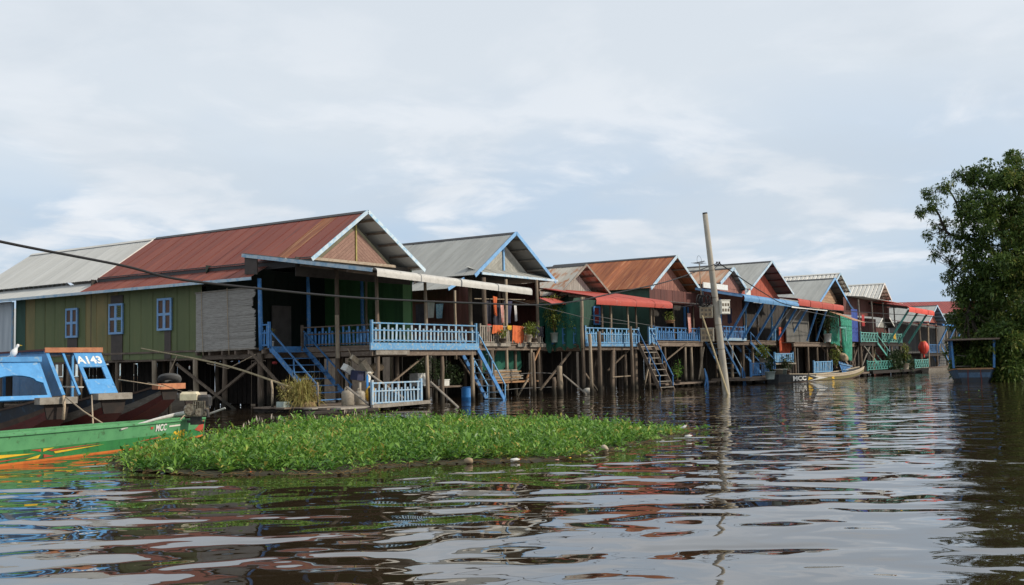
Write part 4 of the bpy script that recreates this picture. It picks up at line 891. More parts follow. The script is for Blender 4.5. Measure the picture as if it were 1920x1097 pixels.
for (m,pl) in (('boat_yellow',[(5.55,.42),(4.05,.47),(5.5,.34)]),('boat_red',[(5.75,.50),(4.15,.53),(5.6,.44)]),('boat_yellow',[(6.05,.42),(7.3,.52),(7.3,.36)]),('boat_red',[(6.05,.33),(7.3,.28),(7.3,.22)]),('boat_yellow',[(5.85,.45),(5.55,.56),(5.85,.56)]),('boat_red',[(5.9,.46),(6.2,.56),(5.92,.56)]),('boat_yellow',[(5.9,.36),(6.3,.23),(5.95,.23)]),('boat_red',[(5.82,.36),(5.5,.25),(5.8,.23)]),
   ('boat_yellow',[(3.5,.30),(1.75,.42),(1.65,.36),(2.0,.33)]),('boat_red',[(3.05,.40),(2.05,.52),(2.0,.45)]),('boat_red',[(.5,.56),(.04,.95),(.03,.3)])):
    decal('painted_stripe',m,[(A0(a),.135+(t-.2)*.95 if t<.7 else t) for a,t in pl])
def on_hull(a,t,lift=.011):
    p=G_.pt(a,1,t); q=G_.pt(a+.02,1,t); u=(q-p).normalized(); up=(G_.pt(a,1,t+.1)-p).normalized(); n=u.cross(up).normalized(); n=n if n.dot(G_.r)>0 else -n
    return frame(p+n*lift,u,n.cross(u),n)
text_mesh('lettering','MCC',.21,'white_paint',g,on_hull(A0(2.1),.80),.003,.006)
decal('sticker','box_white',[(A0(1.75),.86),(A0(1.25),.86),(A0(1.25),.79),(A0(1.75),.79)]); decal('sticker','boat_red',[(A0(2.52),.88),(A0(2.42),.88),(A0(2.42),.78),(A0(2.52),.78)])
text_mesh('lettering','2015',.27,'boat_yellow',g,on_hull(A0(1.25),.36),.003,.012,sx=1.0)
# engine
en=thing('outboard_engine','long tail outboard engine with cream fuel tank and black air box on the green boat','engine',(-19.05,-11.1,.45))
e0=V((-19.02,-11.35,0)); X_=V((.559,-.829,0)); Y_=V((.829,.559,0))      # sideways / away
EP=lambda x,y,z: e0+X_*x+Y_*y+V((0,0,z))
def ebox(b,x0,x1,y0,y1,z0,z1,ch=.0):
    b.hexa([EP(x0,y0,z0),EP(x1,y0,z0),EP(x1,y1,z0),EP(x0,y1,z0),EP(x0+ch,y0+ch,z1),EP(x1-ch,y0+ch,z1),EP(x1-ch,y1-ch,z1),EP(x0+ch,y1-ch,z1)])
part('fuel_tank','tank_cream',en,lambda b:(ebox(b,-.34,.06,-.14,.16,1.00,1.14),ebox(b,-.34,.06,-.14,.16,1.142,1.20,.04)))
part('tank_cap','engine_dark',en,lambda b:b.lathe(EP(-.14,0,1.2),[(.05,0),(.05,.035),(0,.035)],10))
part('air_box','engine_dark',en,lambda b:(ebox(b,.02,.33,-.10,.2,.86,1.06),ebox(b,.02,.33,-.1,.2,1.062,1.12,.05)))
part('engine_block','engine_metal',en,lambda b:(ebox(b,-.22,.26,-.1,.2,.62,.86),b.lathe(EP(-.1,-.12,.78),[(.0,-.06),(.13,-.06),(.15,0),(.13,.06),(0,.06)],14,X_*.3-Y_),b.lathe(EP(.12,-.12,.72),[(0,-.05),(.1,-.05),(.1,.05),(0,.05)],12,X_*.3-Y_)))
part('cooling_fin','engine_metal',en,lambda b:[ebox(b,-.02+.05*k,.005+.05*k,-.16,-.10,.70,.98) for k in range(6)])
part('exhaust','engine_dark',en,lambda b:b.tube([EP(.2,-.1,.8),EP(.32,-.16,.75),EP(.34,-.16,.6)],.035,8))
part('bracket','engine_dark',en,lambda b:(ebox(b,-.12,.12,-.05,.1,.42,.62),b.bar(EP(-.2,0,.5),EP(.2,0,.46),.06,.06)))
part('drive_shaft','metal_pale',en,lambda b:b.tube([EP(.02,-.02,.62),EP(.3,-.05,.66),EP(.72,-.1,.80)],[.03,.026,.024],8))
part('tiller','metal_pale',en,lambda b:b.tube([EP(-.15,0,.72),EP(-.5,.02,.66),(-20.2,-11.35,.60),(-21.55,-12.0,.47)],[.05,.05,.032,.018],8))
# tyre fender hung on the house stake behind
ty=thing('tyre','worn grey tyre fender propped on a stake behind the outboard engine','tyre',(-15.1,-5.4,1.0))
def torus(b,c,R_,r_,n=20,k=8,sx=1,ax=(0,0,1)):
    b.lathe(c,[(R_+r_*math.cos(2*math.pi*i/k),r_*math.sin(2*math.pi*i/k)) for i in range(k+1)],n,ax)
part('tread_ring','rubber',ty,lambda b:torus(b,(-15.1,-5.4,1.45),.24,.11,ax=(.25,.3,1)),True)
part('stake','post_wood',ty,lambda b:b.tube([(-15.1,-5.4,-.5),(-15.1,-5.42,1.4)],[.05,.045],7))
# bird
bi=thing('bird','white bird standing on the roof of the left blue boat','bird',(-19.9,-5.2,2.1))
bp=V((-19.75,-5.0,2.12))
part('body','bird_white',bi,lambda b:(b.lathe(bp+V((-.03,.02,.14)),[(0,-.13),(.05,-.10),(.085,-.02),(.08,.05),(.045,.12),(.03,.17),(.042,.21),(.03,.25),(0,.26)],10,(.35,-.3,.9))),True)
part('tail','bird_white',bi,lambda b:b.bar(bp+V((-.05,.04,.10)),bp+V((-.14,.14,.03)),.06,.02)); part('beak','boat_yellow',bi,lambda b:b.tube([bp+V((.09,-.07,.34)),bp+V((.14,-.10,.33))],[.012,.003],5))
for s in (-.02,.03): part('leg','boat_red',bi,lambda b:b.tube([bp+V((s,s,.06)),bp+V((s,s,0))],.007,5))
# ropes on the boats
def rp(label,pts,r=.018): wire('rope',label,pts,r,'rope','rope',seg=1)
c1=h1.P(1,0,1.1); c2=h2.P(1,0,1.06); c3=h3.P(1,0,1.28)
rp('pale rope from the left bow block down to the green boat',[c2+V((.1,-.2,.08)),(c2+V((.1,-.2,.08))).lerp(G_.pt(A0(2.6),-1,1),.5)-V((0,0,.04)),G_.pt(A0(2.6),-1,1)])
rp('pale rope from the numbered boat bow down to the green gunwale',[c1+V((-.55,.1,.02)),(c1+V((-.55,.1,.02))).lerp(G_.pt(A0(2.95),-1,1),.5)-V((0,0,.03)),G_.pt(A0(2.95),-1,1)])
rp('knotted rope end hanging from the left bow block',[c2+V((.05,-.22,.1)),c2+V((.05,-.26,-.15)),c2+V((.03,-.25,-.48))],.035)
rp('rope from the orange bow board down to the tiller',[c3+V((-.35,-.1,.05)),c3+V((-.5,-2.0,-.35)),V((-18.9,-10.6,.5))],.014)
rp('thin rope from the windscreen to the orange bow',[h1.P(.88,-.7,1.5),h1.P(.97,-1.6,1.28),c3+V((-.5,.3,.1))],.014)
# ---- long boat at the far platforms, lettering on its bow
mb_=thing('long_boat','long narrow boat with MCC on its dark end and yellow chevrons moored mid canal','boat',(44.5,-5.6,0))
def mfn(a):
    b=1-max(0,(a-.7)/.3)**1.8*.75-max(0,(.15-a)/.15)**2*.4
    return b,-.1+max(0,(a-.62)/.38)**2*.5,.62-.18*min(1,a*2)+max(0,(a-.55)/.45)**2*.42,.8
mh=Hull((36.2,-5.0,0),(1,-.03),19.5,1.6,mfn)
mh.strakes(mb_,[(.02,.2,'hull_brown','bottom_stripe'),(.2,.62,'hull_dark','strake'),(.62,1,'hull_dark','strake')],20); mh.bottom(mb_,'hull_grey',t=.3,name='floor'); mh.cap(mb_,0,'hull_dark'); mh.cap(mb_,1,'tan_tin','stem')
for t0,t1,m_ in ((.66,1,'pot_cream'),(.24,.60,'olive_wall')):
    ca=[mh.pt(.33+.67*i/14,1,t0)+mh.r*.012 for i in range(15)]; cb=[mh.pt(.33+.67*i/14,1,t1)+mh.r*.012 for i in range(15)]
    vs_,fs_=strip(ca,cb,-.008); MB().add(vs_,fs_).build('painted_stripe',m_,mb_)
mh.rail(mb_,'pot_cream',16,.1,.06,a0=.25)
def mdec(m,pl): MB().prism([mh.pt(a,1,t)+mh.r*.03 for a,t in pl],mh.r*.004).build('painted_stripe',m,mb_)
mdec('white_paint',[(.25,.92),(.46,.55),(.25,.2),(.36,.55)]); mdec('boat_yellow',[(.5,.62),(.9,.5),(.52,.3)]); mdec('boat_yellow',[(.30,.5),(.25,.72),(.25,.3)])
p=mh.pt(.16,1,.55)+mh.r*.03; text_mesh('lettering','MCC',.44,'white_paint',mb_,frame(p,mh.f,V((0,0,1)),mh.r),.004,.02,sx=2.7)
for lab,x,y,L_,m_,z_ in (('small plain wooden boat moored below the red lantern',76,-6.6,11,'hull_grey',.62),('little wooden boat end by the far blue stairs',90,-7.6,8,'hull_grey',.7),('small boat lying in the dark at the far canal end',99,-9,7,'board_wood',.6)):
    w2,h2_=wooden_boat('wooden_boat',lab,(x+L_,y,z_),(1,-.05),L_,1.4,[(.02,.5,m_,'strake'),(.5,1,m_,'strake')],'far wooden boats')
# ---- blue boat with flat shelter under the tree
bb=thing('shelter_boat','dark blue boat with a flat roofed shelter on posts under the big tree','boat',(35,-17,0))
bf=V((-.97,-.24,0)); 
bh=Hull((39.8,-17.2,0),(bf.x,bf.y),5.2,2.6,lambda a:(1-max(0,(a-.6)/.4)**2*.25,-.1,.66+.16*a*a,.72))
bh.strakes(bb,[(.02,.4,'hull_navy','strake'),(.4,.7,'hull_blue','strake'),(.7,1,'hull_blue','strake')],10); bh.cap(bb,1,'hull_navy','bow_panel'); MB().prism([bh.pt(1,-1,.45)*1,bh.pt(1,1,.45),bh.pt(1,1,.78),bh.pt(1,-1,.78)],bf*.05).build('bow_board','hull_blue',bb); bh.cap(bb,0,'hull_navy'); bh.bottom(bb,'hull_brown',t=.3,name='floor'); bh.rail(bb,'warm_wood',8,.1,.07)
MB().bar(bh.pt(1,-1,1)+V((0,0,.03)),bh.pt(1,1,1)+V((0,0,.03)),.12,.09).build('gunwale','warm_wood',bb)
for a in (.95,.3):
    for s in (-1,1): MB().bar(bh.P(a,s*1.15,.9),bh.P(a,s*1.22,2.62),.12,.12).build('post','blue_paint',bb)
MB().prism([bh.P(1.06,-1.5,2.62),bh.P(1.06,1.5,2.62),bh.P(.1,1.5,2.62),bh.P(.1,-1.5,2.62)],(0,0,.10)).build('shelter_roof','board_wood',bb)
for k in range(3): MB().bar(bh.P(.35+.2*k,-1.1,1.0),bh.P(.35+.2*k,1.1,1.0),.25,.05).build('bench','hull_grey',bb)
MB().prism([bh.P(.12,-1.2,.5),bh.P(.12,1.2,.5),bh.P(.12,1.2,2.6),bh.P(.12,-1.2,2.6)],bf*-.03).build('rear_screen','dark_wood',bb)
MB().bar(bh.P(.7,-.9,1.5),bh.P(.7,.9,1.7),.05,.05).build('rail','hull_grey',bb)
for s in (-.35,.35): MB().bar(bh.P(.99,s,.9)+bf*.06,bh.P(1.0,s*1.1,.0)+bf*.06,.09,.05).build('bow_strap','hull_red',bb)
MB().bar(bh.P(.5,-1.2,1.2),bh.P(.5,1.2,1.2),.3,.06).build('bench','hull_grey',bb)
CROWN= [(39.08, -20.04, 12.38, 1.75), (39.97, -18.63, 13.19, 1.26), (40.42, -20.85, 13.52, 1.26), (40.71, -19.19, 10.18, 2.03), (41.93, -20.8, 10.51, 2.1), (37.08, -18.63, 10.74, 1.4), (37.61, -19.88, 7.09, 2.1), (42.99, -20.48, 7.02, 2.1), (38.24, -18.61, 8.08, 1.47), (38.22, -18.81, 5.3, 1.68), (43.37, -19.63, 4.37, 2.1), (38.94, -17.77, 6.61, 1.12), (40.93, -17.43, 4.58, 1.19), (39.37, -18.35, 2.57, 1.47), (41.26, -19.69, 2.02, 1.68), (39.03, -20.75, 0.46, 1.4), (40.77, -19.0, 0.8, 1.05), (44.01, -21.72, 11.91, 2.1), (42.09, -21.96, 8.47, 2.45), (43.08, -21.47, 4.29, 2.45), (42.59, -21.38, 1.09, 1.75), (36.92, -18.4, 0.87, 0.7), (40.27, -17.16, 4.04, 1.05), (39.27, -17.17, 2.25, 1.05), (37.65, -17.37, 0.94, 0.77), (36.81, -18.53, 0.53, 0.98), (41.74, -18.37, 3.66, 1.4), (37.18, -21.24, 5.13, 1.39), (37.74, -21.18, 2.48, 1.39), (37.58, -20.38, 3.01, 1.32), (37.58, -20.97, 7.18, 1.39), (38.48, -21.57, 9.58, 1.32), (36.1, -19.92, 2.51, 1.16), (36.4, -18.9, 1.7, 1.12), (36.44, -20.24, 0.85, 1.12)]
SPRAY= [(42.4, -20.28, 14.88, 0.56), (42.01, -20.01, 14.75, 0.32), (37.12, -16.96, 12.58, 0.7), (36.71, -16.14, 11.53, 0.7), (36.47, -15.35, 11.13, 0.35), (39.49, -15.82, 10.36, 0.63), (37.98, -16.41, 8.86, 0.7), (38.8, -16.61, 7.56, 0.63), (37.83, -16.91, 6.08, 0.56), (37.8, -15.76, 8.4, 0.42), (38.39, -17.29, 9.59, 0.56), (38.5, -17.64, 11.97, 0.77), (37.84, -15.41, 9.7, 0.35), (38.55, -16.47, 6.84, 0.49), (38.95, -15.35, 12.48, 0.42), (39.34, -17.11, 13.63, 0.35), (39.96, -16.71, 5.3, 0.49), (40.3, -17.6, 13.71, 0.49)]
LIMBS= [[(40.93, -20.45, 0.01), (40.85, -20.33, 3.92), (40.54, -19.86, 6.74), (40.32, -19.55, 9.58), (40.0, -19.07, 12.07)], [(40.54, -19.86, 6.74), (39.72, -18.64, 8.89), (38.85, -17.35, 9.45), (38.27, -16.49, 9.83), (37.91, -15.97, 11.26), (37.32, -15.09, 11.17)], [(39.72, -18.64, 8.89), (39.01, -17.6, 8.21), (38.49, -16.83, 7.35), (38.36, -16.63, 5.94)], [(38.85, -17.35, 9.45), (38.79, -17.27, 11.05), (38.47, -16.8, 12.48), (38.05, -16.17, 12.85)], [(40.32, -19.55, 9.58), (40.99, -20.53, 12.04), (40.97, -20.5, 14.71)], [(40.85, -20.33, 3.92), (40.01, -19.08, 5.36), (39.23, -17.92, 5.38), (38.91, -17.45, 4.69)], [(40.0, -19.07, 12.07), (39.54, -18.38, 13.16), (39.05, -17.66, 13.53)]]
# ---------------------------------------------------------------- floating plants
def veg():
    poly=np.array([(-22.9,-13.4),(-24.0,-15.2),(-24.6,-16.9),(-24.3,-18.0),(-23.55,-19.0),(-23.3,-20.1),(-22.3,-19.8),(-21.0,-20.5),(-20.3,-21.7),(-18.8,-21.9),(-17.2,-21.7),(-15.6,-21.5),(-13.2,-21.3),(-11.4,-20.6),(-12.9,-19.9),(-11.9,-18.0),(-11.5,-16.0),(-11.6,-14.3),(-13.0,-12.5),(-14.0,-11.4),(-15.6,-10.9),(-17.4,-11.3),(-19.3,-12.6),(-21.2,-13.3)])
    def inside(p):
        c=np.zeros(len(p),bool); j=len(poly)-1
        for i in range(len(poly)):
            xi,yi=poly[i];xj,yj=poly[j]
            c^=((yi>p[:,1])!=(yj>p[:,1]))&(p[:,0]<(xj-xi)*(p[:,1]-yi)/(yj-yi+1e-12)+xi); j=i
        return c
    def edge_d(p):
        d=np.full(len(p),9.)
        for i in range(len(poly)):
            a=poly[i];b=poly[(i+1)%len(poly)];ab=b-a
            t=np.clip(((p-a)@ab)/(ab@ab),0,1); d=np.minimum(d,np.linalg.norm(p-(a+t[:,None]*ab),axis=1))
        return d
    p=NR.uniform([-24.9,-22.2],[-11.2,-10.6],(15500,2)); p+=NR.normal(0,.05,p.shape)
    p=p[inside(p)]; d=edge_d(p)
    rag=.16+.22*np.sin(p[:,0]*3.1+p[:,1]*1.7)+.14*np.sin(p[:,0]*7.3-p[:,1]*5.1); k_=d>rag*.9; p=p[k_]; d=d[k_]
    q=NR.uniform([-25.2,-22.8],[-11.2,-10.2],(9000,2)); q=q[~inside(q)]; e=edge_d(q); k_=(e<.5)&(NR.uniform(0,1,len(q))<.12*np.exp(-e*3)); p=np.concatenate([p,q[k_]]); d=np.concatenate([d,np.full(k_.sum(),.02)])
    # clumpy density
    cl=np.sin(p[:,0]*2.1+1)*np.sin(p[:,1]*2.7)+np.sin(p[:,0]*.9+p[:,1]*1.3)
    keep=NR.uniform(0,1,len(p))<np.clip(.55+.25*cl+d*.5,.35,1); p=p[keep]; d=d[keep]; cl=cl[keep]
    H_=np.clip(.09+d*.34,.09,.36)*(1+.22*cl*.5)*NR.choice([.55,.8,1.0,1.25,1.6],len(p),p=[.2,.3,.3,.15,.05])*.88
    H_*=np.clip(1-(p[:,0]+15.5)/7*.65,.35,1)                       # lower towards the right tip
    base=[];dirs=[];ln=[];wd=[];dr=[]; sb=MB()
    for i in range(len(p)):
        n=int(6+H_[i]*9); lean=NR.normal(0,.22,2)*H_[i]
        a0=NR.uniform(0,6.28)
        for k in range(n):
            t=(k+1)/n; a=a0+k*2.4; z=max(.02,H_[i]*t); out=.55+.6*(1-t)
            base.append((p[i,0]+lean[0]*t,p[i,1]+lean[1]*t,z)); dirs.append((math.cos(a)*out,math.sin(a)*out,.25+.75*t*NR.uniform(.3,1.2)))
            L=.175*(1.1-.35*t)*NR.choice([.6,.85,1.1,1.5],p=[.25,.35,.28,.12]); ln.append(L); wd.append(L*NR.uniform(.18,.36)); dr.append(NR.uniform(.05,.5))
    v,f=leaf_arrays(np.array(base),np.array(dirs),np.array(ln),np.array(wd),np.array(dr))
    o=(-17,-16,0); tag(link('floating_plants',quad_mesh('floating_plants',v,f,'leaf_mat',o),None,Matrix.Translation(o)),'green mat of leafy water plants floating before the houses','plants',kind='stuff')
    # stems and brown roots lying at the rim
    b=MB(); q=NR.uniform([-24.4,-22.2],[-11.2,-10.6],(9000,2)); q=q[inside(q)]; e=edge_d(q); q=q[e<.28][:1500]
    for x,y in q:
        a=NR.uniform(0,6.28); L=NR.uniform(.1,.45); b.tube([(x,y,.012),(x+math.cos(a)*L*.5,y+math.sin(a)*L*.5,NR.uniform(.01,.07)),(x+math.cos(a)*L,y+math.sin(a)*L,NR.uniform(.0,.05))],[.006,.006,.004],4,False)
    tag(b.build('plant_stems','stem_brown',None,False,(-17,-16,0)),'brown stems and roots along the rim of the plant mat','plants',kind='stuff')
    # dark raft of stems under the leaves
    b=MB(); nx,ny=60,52
    g_=np.stack(np.meshgrid(np.linspace(-24.3,-11.2,nx),np.linspace(-22.1,-10.7,ny),indexing='ij'),-1).reshape(-1,2); ins=inside(g_)
    ed=edge_d(g_); b.v=[(x,y,(.015+min(.06,ed[i]*.08)*(.6+.4*math.sin(x*7)*math.sin(y*8))) if ins[i] else -.05) for i,(x,y) in enumerate(g_)]
    for i in range(nx-1):
        for j in range(ny-1):
            k=[i*ny+j,(i+1)*ny+j,(i+1)*ny+j+1,i*ny+j+1]
            if sum(ins[m_] for m_ in k)>=2: b.f.append(tuple(k))
    tag(b.build('plant_raft','mud_mat',None,True,(-17,-16,0)),'dark raft of matted stems under the floating plants','plants',kind='stuff')
    # pale flower spikes at the far left rim
    base=[];dirs=[];ln=[]
    for (x,y,h) in [(-17.5,-11.5,.5),(-17.1,-11.4,.62),(-16.6,-11.3,.66),(-16.2,-11.3,.5),(-15.7,-11.2,.6),(-15.2,-11.4,.55),(-18.2,-12.1,.45),(-14.3,-11.8,.7),(-14.1,-12.0,.62),(-17.9,-12.4,.6),(-16.9,-12.1,.5),(-13.0,-13.6,.5),(-19.6,-13.2,.45)]:
        for k in range(4): base.append((x+NR.normal(0,.06),y+NR.normal(0,.06),h*.62)); dirs.append((NR.normal(0,.25),NR.normal(0,.25),1)); ln.append(NR.uniform(.10,.18))
    n=len(base); v,f=leaf_arrays(np.array(base),np.array(dirs),np.array(ln),np.array(ln)*.2,np.zeros(n))
    tag(link('flower_spikes',quad_mesh('flower_spikes',v,f,'flower_pale',o),None,Matrix.Translation(o)),'pale flower spikes standing over the far left rim of the plant mat','plants',kind='stuff')
veg()
# litter along the rim of the plants
def lump(name,label,cat,loc,r,m,sz=(1,1,1),ax=(.3,.2,1)):
    x,y,z=loc; b=MB(); b.lathe((x,y,z),[(0,-r*.5),(r*.7,-r*.4),(r,0),(r*.85,r*.4),(r*.4,r*.62),(0,r*.66)],9,ax)
    for i,v in enumerate(b.v): b.v[i]=(x+(v[0]-x)*sz[0]*R.uniform(.9,1.1),y+(v[1]-y)*sz[1]*R.uniform(.9,1.1),z+(v[2]-z)*sz[2]); 
    return tag(b.build(name,m,None,True),label,cat)
lump('foam_float','round beige foam float sitting at the rim of the floating plants','float',(-17.9,-21.75,.06),.10,'pot_cream',(1.1,.8,.8),(1,-.4,.6))
lump('coconut','grey brown coconut husk lying at the front rim of the plants','coconut',(-20.95,-20.78,.05),.085,'sack')
def bottle(label,loc,d,m):
    t=thing('plastic_bottle',label,'bottle',loc); d=V(d)
    part('bottle_body',m,t,lambda b:b.lathe(loc,[(0,0),(.032,.005),(.032,.12),(.014,.15),(.014,.165),(0,.165)],9,d),True)
    part('bottle_cap','boat_red',t,lambda b:b.lathe(V(loc)+d.normalized()*.166,[(0,0),(.016,0),(.016,.016),(0,.016)],8,d))
bottle('clear plastic bottle floating by the middle of the plant rim',(-20.5,-21.35,.04),(.8,-.5,.06),'plastic_white')
bottle('white plastic bottle floating near the right tip of the plants',(-14.3,-21.75,.04),(.7,-.6,.1),'plastic_white')
bottle('white bottle among the leaves at the right tip of the plants',(-12.7,-20.9,.10),(.5,-.6,.4),'plastic_white')
for lab,loc,m_,sz in (('orange fruit peel floating at the front left rim of the plants',(-23.72,-18.4,.03),'cloth_orange',(1,.6,.6)),('blue scrap of plastic floating left of the plants',(-24.3,-16.95,.01),'cloth_lightblue',(1.3,.8,.25)),('pink and white scrap floating at the rim of the plants',(-20.0,-21.98,.03),'cloth_pink',(1.2,.8,.5)),('orange leaf litter at the rim of the plants',(-19.6,-22.0,.03),'plastic_yellow',(.8,.5,.7)),('pale wrapper in the brown leaves at the right rim',(-15.3,-21.7,.03),'foam',(1.4,.8,.4)),('wrinkled grey wrapper floating at the plant rim',(-19.0,-22.05,.03),'box_grey',(1.2,.8,.5))):
    lump('litter_scrap',lab,'litter',loc,.045,m_,(sz[0],sz[1],sz[2]*.6))
# ---------------------------------------------------------------- big tree
def tree():
    t=thing('tree','large dark leafy tree leaning over the canal at the right','tree',(40.6,-20,0))
    b=MB(); rr=[(.42,.36,.30,.2,.1),(.2,.15,.11,.09,.06,.03),(.12,.09,.06,.03),(.1,.07,.05,.02),(.14,.09,.04),(.2,.13,.09,.04),(.1,.06,.03)]
    for l,r_ in zip(LIMBS,rr): b.tube(catenary(l,4),list(np.interp(np.linspace(0,1,4*(len(l)-1)+1),np.linspace(0,1,len(r_)),r_)),8)
    b.build('trunk','bark',t,True)
    # twigs run out into the clumps
    q=MB(); tips=[V(x) for l in LIMBS for x in catenary(l,6)]
    for (x,y,z,r) in CROWN+SPRAY:
        c=V((x,y,z)); s=min(tips,key=lambda a:(a-c).length)
        for k in range(7 if r<1 else 5):
            e=c+V((J(r),J(r),J(r)))*.8; m_=s.lerp(e,.5)+V((J(.3),J(.3),J(.2))); q.tube([s,m_,e],[.03,.018,.008],4,False)
    q.build('twigs','bark',t)
    # clumps of leaves: every clump is many small tufts so that gaps stay open
    cs=[];rs=[]
    for (x,y,z,r) in CROWN:
        for k in range(int(20*r)):
            d=NR.normal(0,1,3); d/=np.linalg.norm(d); s=r*NR.uniform(.55,1.08); cs.append(np.array([x,y,z])+d*s); rs.append(NR.uniform(.35,.62))
    foliage(t,'crown',cs,rs,98000,.28,.42,'leaf_tree',up=.25,flat=.62,droop=.25)
    cs=[];rs=[]
    for (x,y,z,r) in SPRAY:
        for k in range(max(4,int(22*r))):
            d=NR.normal(0,1,3); d/=np.linalg.norm(d); s=r*NR.uniform(.3,1.15); cs.append(np.array([x,y,z])+d*s); rs.append(NR.uniform(.16,.32))
    foliage(t,'crown',cs,rs,7200,.20,.40,'leaf_tree',up=.1,flat=.6,droop=.3)
tree()
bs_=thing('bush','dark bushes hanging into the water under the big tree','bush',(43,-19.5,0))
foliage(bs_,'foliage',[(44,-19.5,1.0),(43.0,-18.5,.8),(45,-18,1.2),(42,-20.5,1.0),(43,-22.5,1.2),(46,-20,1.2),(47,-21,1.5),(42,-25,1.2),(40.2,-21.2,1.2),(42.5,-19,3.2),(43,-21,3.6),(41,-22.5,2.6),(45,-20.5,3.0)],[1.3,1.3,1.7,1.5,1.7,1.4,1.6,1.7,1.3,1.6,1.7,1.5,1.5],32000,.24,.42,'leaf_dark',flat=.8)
part('stem','bark',bs_,lambda b:[b.tube([(x,y,-.4),(x+J(.4),y+J(.4),1.4)],[.06,.02],5) for x,y in ((44,-19.5),(45,-18),(42,-20.5),(43,-22.5))])
# ---------------------------------------------------------------- utility pole
P_=thing('utility_pole','leaning round concrete utility pole standing in the water before the houses','pole',(13.6,-11.0,0))
pb=V((13.62,-11.10,-.8)); ptop=V((13.07,-10.43,8.95)); pd=(ptop-pb)
PP=lambda z:pb+pd*((z+.8)/9.75)
part('shaft','concrete',P_,lambda b:b.tube([PP(z) for z in (-.8,0,3,6,8.93)],[.185,.18,.165,.145,.125],18),True)
part('pole_cap','cable_black',P_,lambda b:b.tube([PP(8.935),PP(9.0)],[.122,.122],16))
for z in (2.2,3.4,4.75,6.1): part('band','engine_metal',P_,lambda b:b.tube([PP(z),PP(z+.05)],[.187-.0068*z]*2,18,False))
part('insulator_bracket','engine_dark',P_,lambda b:(b.bar(PP(6.35)+X_*.14,PP(6.45)+X_*.42,.05,.05),b.bar(PP(6.2)+X_*.14,PP(6.45)+X_*.42,.03,.03),b.lathe(PP(6.46)+X_*.30,[(.0,0),(.05,0),(.05,.09),(0,.09)],8),b.lathe(PP(6.46)+X_*.42,[(.0,0),(.05,0),(.05,.09),(0,.09)],8)))
def meter_box(label,c,yaw,w_,h_,d_,m,group=None,fd='sack'):
    t=thing('meter_box',label,'box',tuple(c),'meter boxes on the utility pole'); cx=V((math.cos(yaw),math.sin(yaw),0)); cy=V((-cx.y,cx.x,0)); c=V(c)
    Q=lambda u,v,z:c+cx*u+cy*v+V((0,0,z))
    def bx(b,u0,u1,v0,v1,z0,z1): b.hexa([Q(u0,v0,z0),Q(u1,v0,z0),Q(u1,v1,z0),Q(u0,v1,z0),Q(u0,v0,z1),Q(u1,v0,z1),Q(u1,v1,z1),Q(u0,v1,z1)])
    part('housing',m,t,lambda b:bx(b,-w_/2,w_/2,0,d_,0,h_)); part('lid',m,t,lambda b:bx(b,-w_/2-.02,w_/2+.02,-.025,d_+.02,h_+.002,h_+.045))
    part('front_door',fd,t,lambda b:bx(b,-w_/2+.03,w_/2-.03,-.022,-.002,.03,h_-.03))
    for r_ in range(2):
        for k in range(3):
            u=-w_*.30+k*w_*.30; z=h_*(.18 if r_==0 else .58)
            part('meter_window','meter_dark',t,lambda b:(bx(b,u-w_*.10,u+w_*.10,-.028,-.0225,z,z+h_*.22)))
    part('handle','engine_dark',t,lambda b:bx(b,w_/2-.06,w_/2-.035,-.05,-.022,h_*.45,h_*.55)); return t
yw=rad(-56)
meter_box('bright white meter box on the right side of the utility pole',PP(3.95)+X_*.40-Y_*.16,yw+.35,.50,.66,.30,'box_white',fd='box_white')
meter_box('upper grey meter box on the left side of the utility pole',PP(3.78)-X_*.58-Y_*.14,yw-.3,.62,.55,.34,'box_grey')
meter_box('lower grey meter box on the left side of the utility pole',PP(2.62)-X_*.66-Y_*.14,yw-.3,.62,.62,.34,'box_grey')
ci=thing('cable_coil','black bundle of coiled cable hung on the left of the utility pole','cable',tuple(PP(4.5)-X_*.45))
for k in range(7): part('cable_loop','cable_black',ci,lambda b:torus(b,PP(4.62)-X_*(.30+.09*k)-Y_*(.1+J(.05)),.26+J(.07),.022,16,5,ax=X_+Y_*J(.9)+V((0,0,J(.4)))))
part('cable_joint','cable_black',ci,lambda b:b.lathe(PP(4.35)-X_*.75-Y_*.1,[(0,0),(.09,.02),(.09,.5),(0,.54)],10))
pl=thing('prop_pole','slanting bamboo prop leaning against the utility pole into the water','pole',(13.4,-11.0,0)); part('bamboo_culm','bamboo',pl,lambda b:b.tube([(12.75,-10.25,3.9),(13.1,-10.7,2.0),(13.5,-11.25,-.35)],[.04,.046,.052],8))
wire('power_cable','thick twisted black cable sagging from the pole across to the near left',[(-31.2,-22.45,3.05),(-30.25,-22.21,2.95),(-28.6,-21.78,2.86),(-27.7,-21.54,2.78),(-26.07,-21.11,2.77),(-24.12,-20.6,2.78),(-21.98,-20.03,2.83),(-18.64,-19.15,2.94),(-14.24,-17.99,3.11),(-11.05,-17.15,3.36),(-6.97,-16.08,3.81),(.28,-14.17,4.61),(5.86,-12.72,5.35),(13.1,-11.0,6.45)],.024,'cable_black',rs=[.013,.014,.016,.018,.02,.022,.024])
a=PP(6.46)+X_*.42
wire('power_cable','black cable running from the pole across the blue awning to the far houses',[a,(24,-9.2,5.55),(36,-6.6,5.35),(52,-5.5,5.5),(75,-6.0,5.7),(95,-6.2,5.9)],.030,'cable_black')
